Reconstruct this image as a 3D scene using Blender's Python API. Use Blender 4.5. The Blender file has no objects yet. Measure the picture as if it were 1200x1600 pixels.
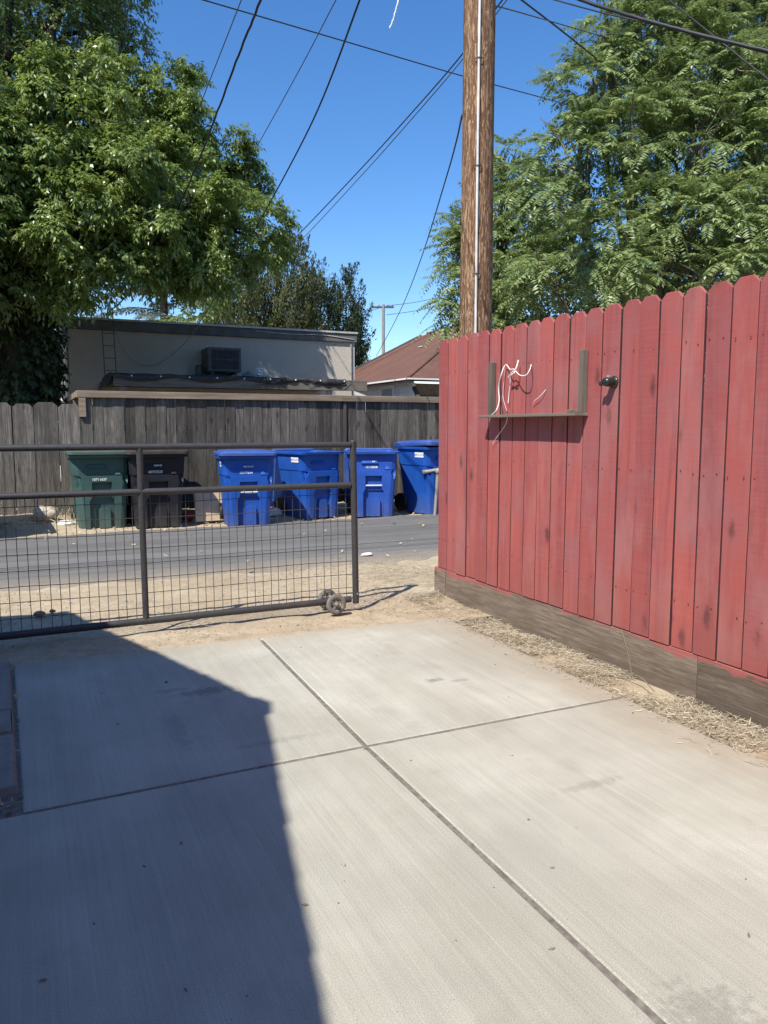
import bpy, bmesh, math, random
import numpy as np
from mathutils import Vector, Matrix

random.seed(7)
rng = np.random.default_rng(11)
scene = bpy.context.scene
R = math.radians
COL = scene.collection

# ------------------------------------------------------------------ camera
CAM_H = 1.35
PITCH, YAW = 6.277, 24.885
cam_data = bpy.data.cameras.new('camera')
cam_data.sensor_fit = 'HORIZONTAL'
cam_data.sensor_width = 26.0
cam_data.lens = 26.0
cam_data.clip_start = 0.05
cam_data.clip_end = 2000
cam = bpy.data.objects.new('camera', cam_data)
cam.location = (0, 0, CAM_H)
cam.rotation_euler = (R(90 - PITCH), 0, R(-YAW))
COL.objects.link(cam)
scene.camera = cam

# ------------------------------------------------------------------ light
LX, LY = 0.65, 0.44                       # shadow shift on the ground per metre of height
SUN_EL = math.atan(1 / math.hypot(LX, LY))
SUN_AZ = math.atan2(-LX, -LY)             # bearing of the sun measured from +Y towards +X
world = bpy.data.worlds.new('World')
scene.world = world
world.use_nodes = True
wn = world.node_tree
sky = wn.nodes.new('ShaderNodeTexSky')
sky.sky_type = 'NISHITA'
sky.sun_disc = False
sky.sun_elevation = SUN_EL
sky.sun_rotation = SUN_AZ
sky.altitude = 300
sky.air_density = 1.0
sky.dust_density = 0.3
sky.ozone_density = 4.0
bg = wn.nodes['Background']
bg.inputs['Strength'].default_value = 0.145
hsv = wn.nodes.new('ShaderNodeHueSaturation')          # the camera's vivid blue
hsv.inputs['Saturation'].default_value = 1.23
hsv.inputs['Hue'].default_value = 0.504
wn.links.new(sky.outputs[0], hsv.inputs['Color'])
wn.links.new(hsv.outputs[0], bg.inputs['Color'])
sun_d = bpy.data.lights.new('sun', 'SUN')
sun_d.energy = 5.0
sun_d.angle = R(0.53)
sun_d.color = (1.0, 0.95, 0.87)
sun = bpy.data.objects.new('sun', sun_d)
sun.rotation_euler = Vector((LX, LY, -1)).to_track_quat('-Z', 'Y').to_euler()
sun.location = (-20, -15, 30)
COL.objects.link(sun)
scene.view_settings.view_transform = 'Standard'
scene.view_settings.look = 'None'
scene.view_settings.gamma = 1
scene.view_settings.exposure = 0.45

# ------------------------------------------------------------------ helpers
_F = Vector((math.sin(R(YAW)) * math.cos(R(PITCH)), math.cos(R(YAW)) * math.cos(R(PITCH)), -math.sin(R(PITCH))))
_R = Vector((math.cos(R(YAW)), -math.sin(R(YAW)), 0))
_U = _R.cross(_F)
def ray(x, y): return _F + _R * ((x - 600) / 1200) - _U * ((y - 800) / 1200)
def at_y(x, y, Y):
    r = ray(x, y); return Vector((0, 0, CAM_H)) + r * (Y / r.y)
def at_x(x, y, X):
    r = ray(x, y); return Vector((0, 0, CAM_H)) + r * (X / r.x)
def at_d(x, y, d): return Vector((0, 0, CAM_H)) + ray(x, y) * d
def at_z(x, y, z=0.0):
    r = ray(x, y); return Vector((0, 0, CAM_H)) + r * ((z - CAM_H) / r.z)

def tag(o, label=None, cat=None, group=None, kind=None):
    if label: o['label'] = label
    if cat: o['category'] = cat
    if group: o['group'] = group
    if kind: o['kind'] = kind
    return o
def empty(name, loc, label, cat, group=None, rz=0):
    o = bpy.data.objects.new(name, None)
    o.empty_display_size = 0.1
    o.location = loc; o.rotation_euler = (0, 0, rz)
    COL.objects.link(o)
    return tag(o, label, cat, group)
def link(name, me, mat=None, parent=None, loc=None, smooth=False):
    o = bpy.data.objects.new(name, me)
    COL.objects.link(o)
    if mat:
        for m in (mat if isinstance(mat, (list, tuple)) else [mat]): me.materials.append(m)
    if parent: o.parent = parent
    if loc is not None: o.location = loc
    if smooth:
        me.polygons.foreach_set('use_smooth', [True] * len(me.polygons))
    return o
def copy_tree(o, parent=None):
    c = o.copy(); COL.objects.link(c); c.parent = parent
    for ch in list(o.children): copy_tree(ch, c)
    return c

class MB:
    """collects shapes, in the local frame given by origin, into one mesh"""
    def __init__(s, origin=(0, 0, 0)):
        s.v = []; s.f = []; s.o = Vector(origin); s.sm = []
    def add(s, vs, fs, smooth=False):
        b = len(s.v)
        s.v += [Vector(p) - s.o for p in vs]
        s.f += [tuple(b + i for i in f) for f in fs]
        s.sm += [smooth] * len(fs)
        return s
    def box(s, x0, x1, y0, y1, z0, z1, rot=None):
        vs = [Vector(p) for p in ((x0,y0,z0),(x1,y0,z0),(x1,y1,z0),(x0,y1,z0),(x0,y0,z1),(x1,y0,z1),(x1,y1,z1),(x0,y1,z1))]
        if rot is not None:
            c = Vector(((x0+x1)/2,(y0+y1)/2,(z0+z1)/2)); vs = [c + rot @ (p - c) for p in vs]
        return s.add(vs, [(0,3,2,1),(4,5,6,7),(0,1,5,4),(1,2,6,5),(2,3,7,6),(3,0,4,7)])
    def bar(s, a, b, w, t, up=(0,0,1)):
        a = Vector(a); b = Vector(b); d = (b - a).normalized(); u = Vector(up)
        if abs(d.dot(u)) > .95: u = Vector((0, 1, 0))
        x = d.cross(u).normalized() * (w / 2); y = x.cross(d).normalized() * (t / 2)
        vs = [a-x-y, a+x-y, a+x+y, a-x+y, b-x-y, b+x-y, b+x+y, b-x+y]
        return s.add(vs, [(0,3,2,1),(4,5,6,7),(0,1,5,4),(1,2,6,5),(2,3,7,6),(3,0,4,7)])
    def tube(s, pts, r, n=8, cap=True, smooth=True):
        pts = [Vector(p) for p in pts]
        rs = r if isinstance(r, (list, tuple)) else [r] * len(pts)
        rings = []
        d0 = (pts[1] - pts[0]).normalized()
        u = Vector((0, 0, 1)) if abs(d0.z) < .9 else Vector((1, 0, 0))
        x = d0.cross(u).normalized()
        for i, p in enumerate(pts):
            d = (pts[min(i+1, len(pts)-1)] - pts[max(i-1, 0)]).normalized()
            x = (x - d * x.dot(d)).normalized(); y = d.cross(x)
            rings.append([p + (x * math.cos(2*math.pi*k/n) + y * math.sin(2*math.pi*k/n)) * rs[i] for k in range(n)])
        vs = [q for ring in rings for q in ring]
        fs = []
        for i in range(len(pts) - 1):
            for k in range(n):
                fs.append((i*n+k, i*n+(k+1)%n, (i+1)*n+(k+1)%n, (i+1)*n+k))
        s.add(vs, fs, smooth)
        if cap:
            s.add(rings[0], [tuple(reversed(range(n)))]); s.add(rings[-1], [tuple(range(n))])
        return s
    def lathe(s, prof, n=24, center=(0,0,0), axis='Z', smooth=True):
        c = Vector(center); rings = []
        for r, z in prof:
            ring = []
            for k in range(n):
                a = 2*math.pi*k/n; p = (r*math.cos(a), r*math.sin(a), z)
                if axis == 'Y': p = (p[0], p[2], p[1])
                if axis == 'X': p = (p[2], p[0], p[1])
                ring.append(c + Vector(p))
            rings.append(ring)
        fs = []
        for i in range(len(prof)-1):
            for k in range(n):
                fs.append((i*n+k, i*n+(k+1)%n, (i+1)*n+(k+1)%n, (i+1)*n+k))
        return s.add([q for r_ in rings for q in r_], fs, smooth)
    def prism(s, poly, axis, a, b):
        """poly: 2D outline; axis 'X','Y' or 'Z' is the extrusion axis from a to b"""
        def P(p, t):
            return {'X': (t, p[0], p[1]), 'Y': (p[0], t, p[1]), 'Z': (p[0], p[1], t)}[axis]
        n = len(poly)
        vs = [P(p, a) for p in poly] + [P(p, b) for p in poly]
        fs = [tuple(range(n)), tuple(range(2*n-1, n-1, -1))]
        fs += [(i, i+n, (i+1)%n+n, (i+1)%n) for i in range(n)]
        return s.add(vs, fs)
    def mesh(s, name='mesh', bevel=0.0, seg=2):
        bm = bmesh.new()
        bv = [bm.verts.new(p) for p in s.v]
        for f, sm in zip(s.f, s.sm):
            try:
                fc = bm.faces.new([bv[i] for i in f]); fc.smooth = sm
            except ValueError: pass
        bmesh.ops.recalc_face_normals(bm, faces=bm.faces)
        if bevel > 0:
            bmesh.ops.bevel(bm, geom=list(bm.edges), offset=bevel, segments=seg, profile=.6, affect='EDGES', clamp_overlap=True)
        me = bpy.data.meshes.new(name); bm.to_mesh(me); bm.free()
        return me
    def build(s, name, mat, parent=None, bevel=0.0, seg=2):
        return link(name, s.mesh(name, bevel, seg), mat, parent)

def thing_mesh(name, mb, mat, origin, label, cat, group=None, bevel=0.0):
    mb2 = mb; mb2.v = [p - Vector(origin) + mb.o for p in mb.v]
    o = link(name, mb2.mesh(name, bevel), mat); o.location = origin
    return tag(o, label, cat, group)

def catmull(pts, n=8):
    P = [Vector(p) for p in pts]; P = [P[0]*2 - P[1]] + P + [P[-1]*2 - P[-2]]
    out = []
    for i in range(1, len(P) - 2):
        for k in range(n):
            t = k / n; a, b, c, d = P[i-1], P[i], P[i+1], P[i+2]
            out.append(.5 * ((2*b) + (c - a)*t + (2*a - 5*b + 4*c - d)*t*t + (3*b - a - 3*c + d)*t*t*t))
    out.append(P[-2]); return out

def np_mesh(name, verts, faces, attr=None):
    """verts (N,3) array, faces (M,k) array with constant k"""
    me = bpy.data.meshes.new(name)
    M, k = faces.shape
    me.vertices.add(len(verts)); me.vertices.foreach_set('co', np.ascontiguousarray(verts, dtype=np.float32).ravel())
    me.loops.add(M * k); me.loops.foreach_set('vertex_index', np.ascontiguousarray(faces, dtype=np.int32).ravel())
    me.polygons.add(M)
    me.polygons.foreach_set('loop_start', np.arange(0, M*k, k, dtype=np.int32))
    me.polygons.foreach_set('loop_total', np.full(M, k, dtype=np.int32))
    me.update(calc_edges=True)
    if attr is not None:
        a = me.attributes.new('tone', 'FLOAT', 'FACE'); a.data.foreach_set('value', attr.astype(np.float32))
    me.validate()
    return me

# ------------------------------------------------------------------ materials
class NT:
    def __init__(s, name):
        s.m = bpy.data.materials.new(name); s.m.use_nodes = True
        s.t = s.m.node_tree; s.b = s.t.nodes['Principled BSDF']
    def n(s, typ, **kw):
        nd = s.t.nodes.new(typ)
        for k, v in kw.items():
            if k.startswith('i_'): s.set(nd, k[2:], v)
            else: setattr(nd, k, v)
        return nd
    def set(s, nd, key, v):
        key = int(key) if key.isdigit() else key
        inp = nd.inputs[key]
        if hasattr(v, 'is_linked') or isinstance(v, bpy.types.NodeSocket): s.t.links.new(v, inp)
        else: inp.default_value = v
    def coord(s, scale=(1,1,1), loc=(0,0,0), kind='Object', rot=(0,0,0), rand=0):
        tc = s.n('ShaderNodeTexCoord').outputs[kind]
        if rand:
            oi = s.n('ShaderNodeObjectInfo').outputs['Random']
            vm = s.n('ShaderNodeVectorMath', operation='ADD'); s.t.links.new(tc, vm.inputs[0])
            mu = s.n('ShaderNodeMath', operation='MULTIPLY'); s.t.links.new(oi, mu.inputs[0]); mu.inputs[1].default_value = rand
            s.t.links.new(mu.outputs[0], vm.inputs[1]); tc = vm.outputs[0]
        mp = s.n('ShaderNodeMapping'); s.t.links.new(tc, mp.inputs[0])
        mp.inputs['Scale'].default_value = scale; mp.inputs['Location'].default_value = loc; mp.inputs['Rotation'].default_value = rot
        return mp.outputs[0]
    def noise(s, vec, scale=5, detail=4, rough=.6, dist=0):
        nd = s.n('ShaderNodeTexNoise'); s.t.links.new(vec, nd.inputs['Vector'])
        nd.inputs['Scale'].default_value = scale; nd.inputs['Detail'].default_value = detail
        nd.inputs['Roughness'].default_value = rough; nd.inputs['Distortion'].default_value = dist
        return nd.outputs[0]
    def voro(s, vec, scale=5, feature='F1', rnd=1):
        nd = s.n('ShaderNodeTexVoronoi', feature=feature); s.t.links.new(vec, nd.inputs['Vector'])
        nd.inputs['Scale'].default_value = scale; nd.inputs['Randomness'].default_value = rnd
        return nd.outputs['Distance']
    def ramp(s, fac, stops):
        nd = s.n('ShaderNodeValToRGB'); s.t.links.new(fac, nd.inputs[0])
        e = nd.color_ramp.elements
        while len(e) < len(stops): e.new(.5)
        for el, (p, c) in zip(e, stops):
            el.position = p; el.color = (c, c, c, 1) if isinstance(c, (int, float)) else (*c, 1)
        return nd.outputs[0]
    def mix(s, fac, a, b, blend='MIX'):
        nd = s.n('ShaderNodeMix', data_type='RGBA', blend_type=blend)
        for key, v in ((0, fac), (6, a), (7, b)):
            if isinstance(v, bpy.types.NodeSocket): s.t.links.new(v, nd.inputs[key])
            elif key == 0: nd.inputs[0].default_value = v
            else: nd.inputs[key].default_value = (*v, 1) if len(v) == 3 else v
        return nd.outputs[2]
    def math(s, op, a, b=0.5):
        nd = s.n('ShaderNodeMath', operation=op)
        for k, v in ((0, a), (1, b)):
            if isinstance(v, bpy.types.NodeSocket): s.t.links.new(v, nd.inputs[k])
            else: nd.inputs[k].default_value = v
        return nd.outputs[0]
    def rand(s): return s.n('ShaderNodeObjectInfo').outputs['Random']
    def sep(s, kind='Object'):
        nd = s.n('ShaderNodeSeparateXYZ'); s.t.links.new(s.n('ShaderNodeTexCoord').outputs[kind], nd.inputs[0]); return nd.outputs
    def out(s, color=None, rough=.7, bump=None, bstr=.3, bdist=.01, metal=0, spec=.5):
        b = s.b
        if color is not None:
            if isinstance(color, bpy.types.NodeSocket): s.t.links.new(color, b.inputs['Base Color'])
            else: b.inputs['Base Color'].default_value = (*color, 1)
        if isinstance(rough, bpy.types.NodeSocket): s.t.links.new(rough, b.inputs['Roughness'])
        else: b.inputs['Roughness'].default_value = rough
        b.inputs['Metallic'].default_value = metal
        b.inputs['Specular IOR Level'].default_value = spec
        if bump is not None:
            bp = s.n('ShaderNodeBump'); s.t.links.new(bump, bp.inputs['Height'])
            bp.inputs['Strength'].default_value = bstr; bp.inputs['Distance'].default_value = bdist
            s.t.links.new(bp.outputs[0], b.inputs['Normal'])
        return s.m

def simple(name, col, rough=.6, metal=0, var=.25, scale=8, spec=.5, bump=.15):
    t = NT(name); c = t.coord()
    n = t.noise(c, scale, 5)
    v = t.ramp(n, [(.3, 1 - var), (.7, 1 + var)])
    return t.out(t.mix(1, col, v, 'MULTIPLY'), rough, n, bump, .004, metal, spec)

def m_concrete(name, a, b, old=False):
    t = NT(name); c = t.coord()
    big = t.noise(c, .9, 4, .55)
    mid = t.noise(c, 5, 6, .65)
    fine = t.noise(c, 230, 3, .85); grit = t.noise(c, 480, 2, .8)
    broom = t.noise(t.coord((95, 1.1, 1)), 1, 5, .75, .3)
    broom2 = t.noise(t.coord((16, .45, 1), (3, 1, 0)), 1, 4, .7, .2)
    big2 = t.noise(t.coord((1, .5, 1), (5, 2, 0)), 1.9, 5, .6, .6)
    col = t.mix(t.ramp(big, [(.38, 0), (.62, 1)]), tuple(x * .9 for x in a), b)
    col = t.mix(t.ramp(big2, [(.42, 0), (.66, .55)]), col, tuple(x * k_ for x, k_ in zip(a, (.80, .80, .76))))
    col = t.mix(t.ramp(mid, [(.3, .0), (.75, .5)]), col, tuple(x * .84 for x in a))
    lines = t.noise(t.coord((42, .35, 1), (9, 1, 0)), 1, 4, .75, .15)
    col = t.mix(t.ramp(lines, [(.62, 0), (.74, .35)]), col, tuple(min(1, x * 1.25) for x in b))
    col = t.mix(1, col, t.ramp(broom, [(.25, .89), (.75, 1.08)]), 'MULTIPLY')
    col = t.mix(1, col, t.ramp(broom2, [(.3, .93), (.7, 1.05)]), 'MULTIPLY')
    col = t.mix(1, col, t.ramp(fine, [(.32, .80), (.68, 1.16)]), 'MULTIPLY')
    col = t.mix(1, col, t.ramp(grit, [(.36, .66), (.64, 1.28)]), 'MULTIPLY')
    # pale scuffs, dark drips and pin-holes
    sc = t.noise(t.coord((2.2, 30, 1), (0, 0, 0), rot=(0, 0, .9)), 1.5, 5, .8)
    col = t.mix(t.ramp(sc, [(.68, 0), (.76, .35)]), col, tuple(min(1, x * 1.35) for x in b))
    pits = t.voro(c, 20); col = t.mix(t.ramp(pits, [(.015, .7), (.055, 0)]), col, (.16, .14, .12))
    stain = t.noise(t.coord(loc=(3.1, 7.7, 0)), 2.3, 5, .6)
    col = t.mix(t.ramp(stain, [(.60, 0), (.75, .35)]), col, (.22, .19, .15))
    if old:
        col = t.mix(t.ramp(t.noise(c, 14, 5), [(.5, 0), (.75, .45)]), col, (.16, .125, .10))
    else:
        # earth washed over the slab from the straw strip and the far corner
        s = t.sep(); jit = t.math('MULTIPLY', t.math('SUBTRACT', t.noise(c, 2.2, 6, .65), .5), .9)
        e = t.math('ADD', s['X'], jit)
        e = t.n('ShaderNodeMapRange', i_0=e, i_1=2.28, i_2=2.72); 
        col = t.mix(t.math('MULTIPLY', e.outputs[0], .55), col, (.30, .235, .155))
        e2 = t.n('ShaderNodeMapRange', i_0=t.math('ADD', s['Y'], t.math('MULTIPLY', jit, .6)), i_1=4.45, i_2=4.75)
        col = t.mix(t.math('MULTIPLY', e2.outputs[0], .45), col, (.33, .26, .17))
        # tyre tread ghosts along the slab
        tx = t.n('ShaderNodeMapRange', i_0=t.math('ABSOLUTE', t.math('SUBTRACT', s['X'], 1.98)), i_1=.13, i_2=.07)
        tr = t.n('ShaderNodeTexWave', wave_type='BANDS', bands_direction='Y'); t.t.links.new(c, tr.inputs[0])
        tr.inputs['Scale'].default_value = 11; tr.inputs['Distortion'].default_value = 4; tr.inputs['Detail'].default_value = 2
        tm = t.math('MULTIPLY', t.math('MULTIPLY', tx.outputs[0], t.ramp(tr.outputs[0], [(.5, 0), (.7, 1)])), t.ramp(t.noise(c, 1.3, 3), [(.50, .0), (.66, .28)]))
        col = t.mix(tm, col, (.2, .19, .17))
        # oil drips at real spots on the slab
        for px, py, rx, ry, k in ((.78, 3.86, .15, .055, .45), (.62, 3.95, .1, .03, .3), (1.93, 3.52, .055, .035, .5), (2.05, 3.46, .06, .02, .35), (.35, 1.32, .06, .06, .25), (1.9, 2.2, .16, .03, .22), (1.35, 1.15, .14, .12, .35), (.95, 3.1, .2, .03, .2), (.55, 3.4, .05, .25, .18)):
            if k == 0: continue
            mp = t.n('ShaderNodeMapping'); t.t.links.new(t.n('ShaderNodeTexCoord').outputs['Object'], mp.inputs[0])
            mp.inputs['Location'].default_value = (-px / rx, -py / ry, 0); mp.inputs['Scale'].default_value = (1/rx, 1/ry, 0)
            ln = t.n('ShaderNodeVectorMath', operation='LENGTH'); t.t.links.new(mp.outputs[0], ln.inputs[0])
            d = t.math('ADD', ln.outputs['Value'], t.math('MULTIPLY', t.math('SUBTRACT', t.noise(c, 26, 5, .7), .5), 3.2))
            mr = t.n('ShaderNodeMapRange', i_0=d, i_1=1.15, i_2=.45)
            col = t.mix(t.math('MULTIPLY', mr.outputs[0], k), col, (.10, .085, .07))
    h = t.math('ADD', t.math('MULTIPLY', broom, .6), t.math('MULTIPLY', fine, .5))
    return t.out(col, .88, h, .6, .004, 0, .25)

def m_wood(name, a, b, dark, grain=(26, 26, .9), vert='Z', rough=.85, knots=True, rand=37, paint=None, randamt=.3, bstr=.5, fine=False):
    t = NT(name)
    sc = {'Z': (1, 1, .055), 'X': (.055, 1, 1), 'Y': (1, .055, 1)}[vert]
    c = t.coord(sc, rand=rand); c0 = t.coord(rand=rand)
    g = t.noise(c, 38, 6, .7, .6); g2 = t.noise(c, 9, 4, .6, 1.2); big = t.noise(c0, 2.2, 4)
    col = t.mix(t.ramp(g, [(.3, 0), (.7, 1)]), a, b)
    col = t.mix(t.ramp(g2, [(.38, .55), (.55, 0)]), col, dark)
    col = t.mix(t.ramp(big, [(.42, 0), (.72, .55)]), col, tuple(x * .75 for x in a))
    if fine:
        g3 = t.noise(c, 120, 4, .75); col = t.mix(t.ramp(g3, [(.42, .6), (.56, 0)]), col, tuple(x*.55 for x in a))
    h = g
    if knots:
        ks = {'Z': (1, 1, .45), 'X': (.45, 1, 1), 'Y': (1, .45, 1)}[vert]
        kv = t.voro(t.coord(ks, rand=rand * 1.7), 5.2)
        kd = t.math('ADD', kv, t.math('MULTIPLY', t.math('SUBTRACT', t.noise(c0, 30, 3), .5), .12))
        ring = t.math('SINE', t.math('MULTIPLY', kd, 95), 0)
        col = t.mix(t.ramp(kd, [(.07, .75), (.15, .0)]), col, dark)
        near = t.ramp(kd, [(.10, 1), (.26, 0)])
        col = t.mix(t.math('MULTIPLY', near, t.ramp(ring, [(.4, 0), (.9, .35)])), col, dark)
    rnd = t.rand()
    col = t.mix(1, col, t.ramp(rnd, [(0, 1 - randamt), (1, 1 + randamt)]), 'MULTIPLY')
    if paint:
        s = t.sep(); z = t.math('ADD', s['Z'], t.math('ADD', t.math('MULTIPLY', t.math('SUBTRACT', t.noise(c0, 3.2, 3), .5), .17), t.math('MULTIPLY', t.math('SUBTRACT', t.noise(c, 60, 5, .8), .5), .09)))
        mr = t.n('ShaderNodeMapRange', i_0=z, i_1=.190, i_2=.206)
        col = t.mix(t.math('MULTIPLY', mr.outputs[0], .8), col, paint)
    return t.out(col, rough, h, bstr, .004, 0, .25)

def m_red():
    t = NT('red_painted_wood')
    c = t.coord((1, 1, .05), rand=51); c0 = t.coord(rand=51)
    g = t.noise(c, 60, 6, .7, .4); g2 = t.noise(c, 12, 4, .6, 1.5); big = t.noise(c0, 2.0, 5, .6)
    saw = t.noise(t.coord((2, 2, 90), rand=51), 1.5, 2)
    base = t.mix(t.ramp(t.rand(), [(0, 0), (1, 1)]), (.41, .098, .078), (.28, .068, .060))
    col = t.mix(t.ramp(g, [(.3, 0), (.75, .5)]), base, (.31, .072, .074))
    col = t.mix(t.ramp(g2, [(.36, .75), (.52, 0)]), col, (.225, .060, .060))
    col = t.mix(t.ramp(big, [(.46, 0), (.70, .8)]), col, (.27, .105, .11))
    col = t.mix(t.ramp(saw, [(.35, .10), (.6, 0)]), col, (.54, .18, .17))
    # worn pale vertical scratches where the paint is thin
    w = t.noise(t.coord((1, 1, .02), (2, 5, 1), rand=90), 70, 4, .8)
    col = t.mix(t.ramp(w, [(.64, 0), (.76, .5)]), col, (.50, .26, .22))
    kv = t.voro(t.coord((1, 1, .42), rand=77), 5.4)
    kd = t.math('ADD', kv, t.math('MULTIPLY', t.math('SUBTRACT', t.noise(c0, 26, 3), .5), .13))
    ring = t.math('SINE', t.math('MULTIPLY', kd, 90), 0)
    col = t.mix(t.ramp(kd, [(.08, .85), (.15, .0)]), col, (.10, .036, .032))
    near = t.ramp(kd, [(.07, 1), (.24, 0)])
    col = t.mix(t.math('MULTIPLY', near, t.ramp(ring, [(.3, 0), (.9, .5)])), col, (.19, .05, .052))
    # faded towards grey-pink in patches, grime splashed low on the boards, a few bare flecks
    fade = t.noise(t.coord((1, 1, .35), (7, 3, 2), rand=33), 3.4, 5, .65)
    col = t.mix(t.ramp(fade, [(.50, 0), (.68, .55)]), col, (.37, .160, .145))
    low_ = t.n('ShaderNodeMapRange', i_0=t.math('ADD', t.sep()['Z'], t.math('MULTIPLY', t.noise(c0, 6, 5), .5)), i_1=.55, i_2=.2)
    col = t.mix(t.math('MULTIPLY', low_.outputs[0], .4), col, (.24, .085, .07))
    bare = t.noise(t.coord((1, 1, .18), (1, 8, 4), rand=21), 48, 5, .8)
    col = t.mix(t.ramp(bare, [(.70, 0), (.74, .6)]), col, (.36, .26, .21))
    h = t.math('ADD', g, t.math('MULTIPLY', saw, .15))
    return t.out(col, .72, h, .45, .003, 0, .3)

def m_asphalt():
    t = NT('asphalt'); c = t.coord()
    fine = t.noise(c, 190, 3, .8); mid = t.noise(c, 2, 6, .65); agg = t.voro(c, 120)
    lanes = t.noise(t.coord((.12, 3.0, 1)), 1, 5, .6, .35)
    col = t.mix(t.ramp(lanes, [(.35, 0), (.65, 1)]), (.105, .102, .098), (.172, .166, .156))
    col = t.mix(t.ramp(mid, [(.4, 0), (.75, .5)]), col, (.19, .18, .165))
    col = t.mix(1, col, t.ramp(fine, [(.3, .72), (.7, 1.3)]), 'MULTIPLY')
    col = t.mix(t.ramp(agg, [(.08, .5), (.2, 0)]), col, (.24, .23, .21))
    dark_streaks = t.noise(t.coord((.05, 9, 1), (0, 4, 0)), 1, 3, .5, .2)
    col = t.mix(t.ramp(dark_streaks, [(.62, 0), (.67, .75)]), col, (.035, .035, .036))  # random dark streaks, same stand-in as the lines below
    s = t.sep()  # dark lines painted along the alley for overhead wire shadows and cracks
    for y0, w_, am in ((DARK_LINE_Y[0], .016, .85), (DARK_LINE_Y[1], .012, .5), (DARK_LINE_Y[2], .010, .45), (DARK_LINE_Y[3], .02, .35)):
        wob = t.math('MULTIPLY', t.math('SUBTRACT', t.noise(t.coord((.35, 0, 0), (y0, 0, 0)), 1, 4, .6), .5), .35)
        dd = t.math('ABSOLUTE', t.math('SUBTRACT', t.math('ADD', s['Y'], wob), y0))
        mr = t.n('ShaderNodeMapRange', i_0=dd, i_1=w_*1.6, i_2=w_*.7)
        col = t.mix(t.math('MULTIPLY', mr.outputs[0], am), col, (.030, .030, .030))
    # blown dust along both edges
    jit = t.math('MULTIPLY', t.math('SUBTRACT', t.noise(c, 1.6, 6, .7), .5), 1.0)
    yy = t.math('ADD', s['Y'], jit)
    a = t.n('ShaderNodeMapRange', i_0=yy, i_1=7.6, i_2=7.0); b = t.n('ShaderNodeMapRange', i_0=yy, i_1=10.2, i_2=10.9)
    dust = t.math('MAXIMUM', a.outputs[0], b.outputs[0])
    col = t.mix(t.math('MULTIPLY', dust, t.ramp(t.noise(c, 40, 4), [(.35, .35), (.65, .85)])), col, (.33, .27, .19))
    return t.out(col, .9, t.math('ADD', fine, agg), .5, .006, 0, .3)

def m_dirt():
    t = NT('dry_dirt'); c = t.coord()
    big = t.noise(c, 1.1, 5, .6); mid = t.noise(c, 9, 6, .7); fine = t.noise(c, 90, 4, .75); peb = t.voro(c, 55)
    col = t.mix(t.ramp(big, [(.35, 0), (.65, 1)]), (.40, .32, .215), (.50, .415, .29))
    col = t.mix(t.ramp(mid, [(.4, 0), (.72, .6)]), col, (.27, .205, .135))
    col = t.mix(1, col, t.ramp(fine, [(.3, .7), (.7, 1.25)]), 'MULTIPLY')
    col = t.mix(t.ramp(peb, [(.12, .6), (.2, 0)]), col, (.45, .40, .33))
    h = t.math('ADD', t.math('MULTIPLY', fine, .6), mid)
    return t.out(col, .95, h, .8, .012, 0, .2)

def m_leaf(name, dark, light, rough=.5, transl=.3, tcol=None, spec=.4):
    t = NT(name)
    at = t.n('ShaderNodeAttribute', attribute_name='tone')
    col = t.mix(at.outputs['Fac'], dark, light)
    t.out(col, rough, None, 0, 0, 0, spec)
    tr = t.n('ShaderNodeBsdfTranslucent')
    t.t.links.new(t.mix(.5, col, tcol or tuple(min(1, x * 1.8) for x in light)), tr.inputs['Color'])
    ms = t.n('ShaderNodeMixShader'); ms.inputs[0].default_value = transl
    t.t.links.new(t.b.outputs[0], ms.inputs[1]); t.t.links.new(tr.outputs[0], ms.inputs[2])
    t.t.links.new(ms.outputs[0], t.t.nodes['Material Output'].inputs['Surface'])
    return t.m

def m_bark(name, a, b, scale=18):
    t = NT(name); c = t.coord((1, 1, .16))
    n = t.noise(c, scale, 6, .7, .8)
    return t.out(t.mix(t.ramp(n, [(.35, 0), (.65, 1)]), a, b), .9, n, .9, .03, 0, .2)

def m_pole():
    t = NT('weathered_pole_wood')
    c = t.coord((1, 1, .13))
    g = t.noise(c, 46, 4, .6, 1.8); f = t.noise(t.coord((1, 1, .04)), 80, 4, .7)
    big = t.noise(t.coord((1, 1, .4)), 1.6, 4)
    col = t.mix(t.ramp(f, [(.3, 0), (.7, 1)]), (.115, .056, .030), (.215, .120, .066))
    flake = t.ramp(g, [(.52, 0), (.58, 1)])
    col = t.mix(t.math('MULTIPLY', flake, t.ramp(big, [(.3, 1), (.7, .65)])), col, (.46, .30, .175))
    col = t.mix(t.ramp(g, [(.30, .7), (.42, 0)]), col, (.055, .030, .020))
    crk = t.noise(t.coord((1, 1, .012), (4, 2, 0)), 38, 2, .5)
    col = t.mix(t.ramp(crk, [(.66, 0), (.70, .85)]), col, (.03, .018, .013))
    kv = t.voro(t.coord((1, 1, .55)), 3.2); col = t.mix(t.ramp(kv, [(.06, .9), (.12, 0)]), col, (.05, .025, .016))
    return t.out(col, .85, t.math('ADD', g, t.math('MULTIPLY', f, .5)), .8, .012, 0, .2)

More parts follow.
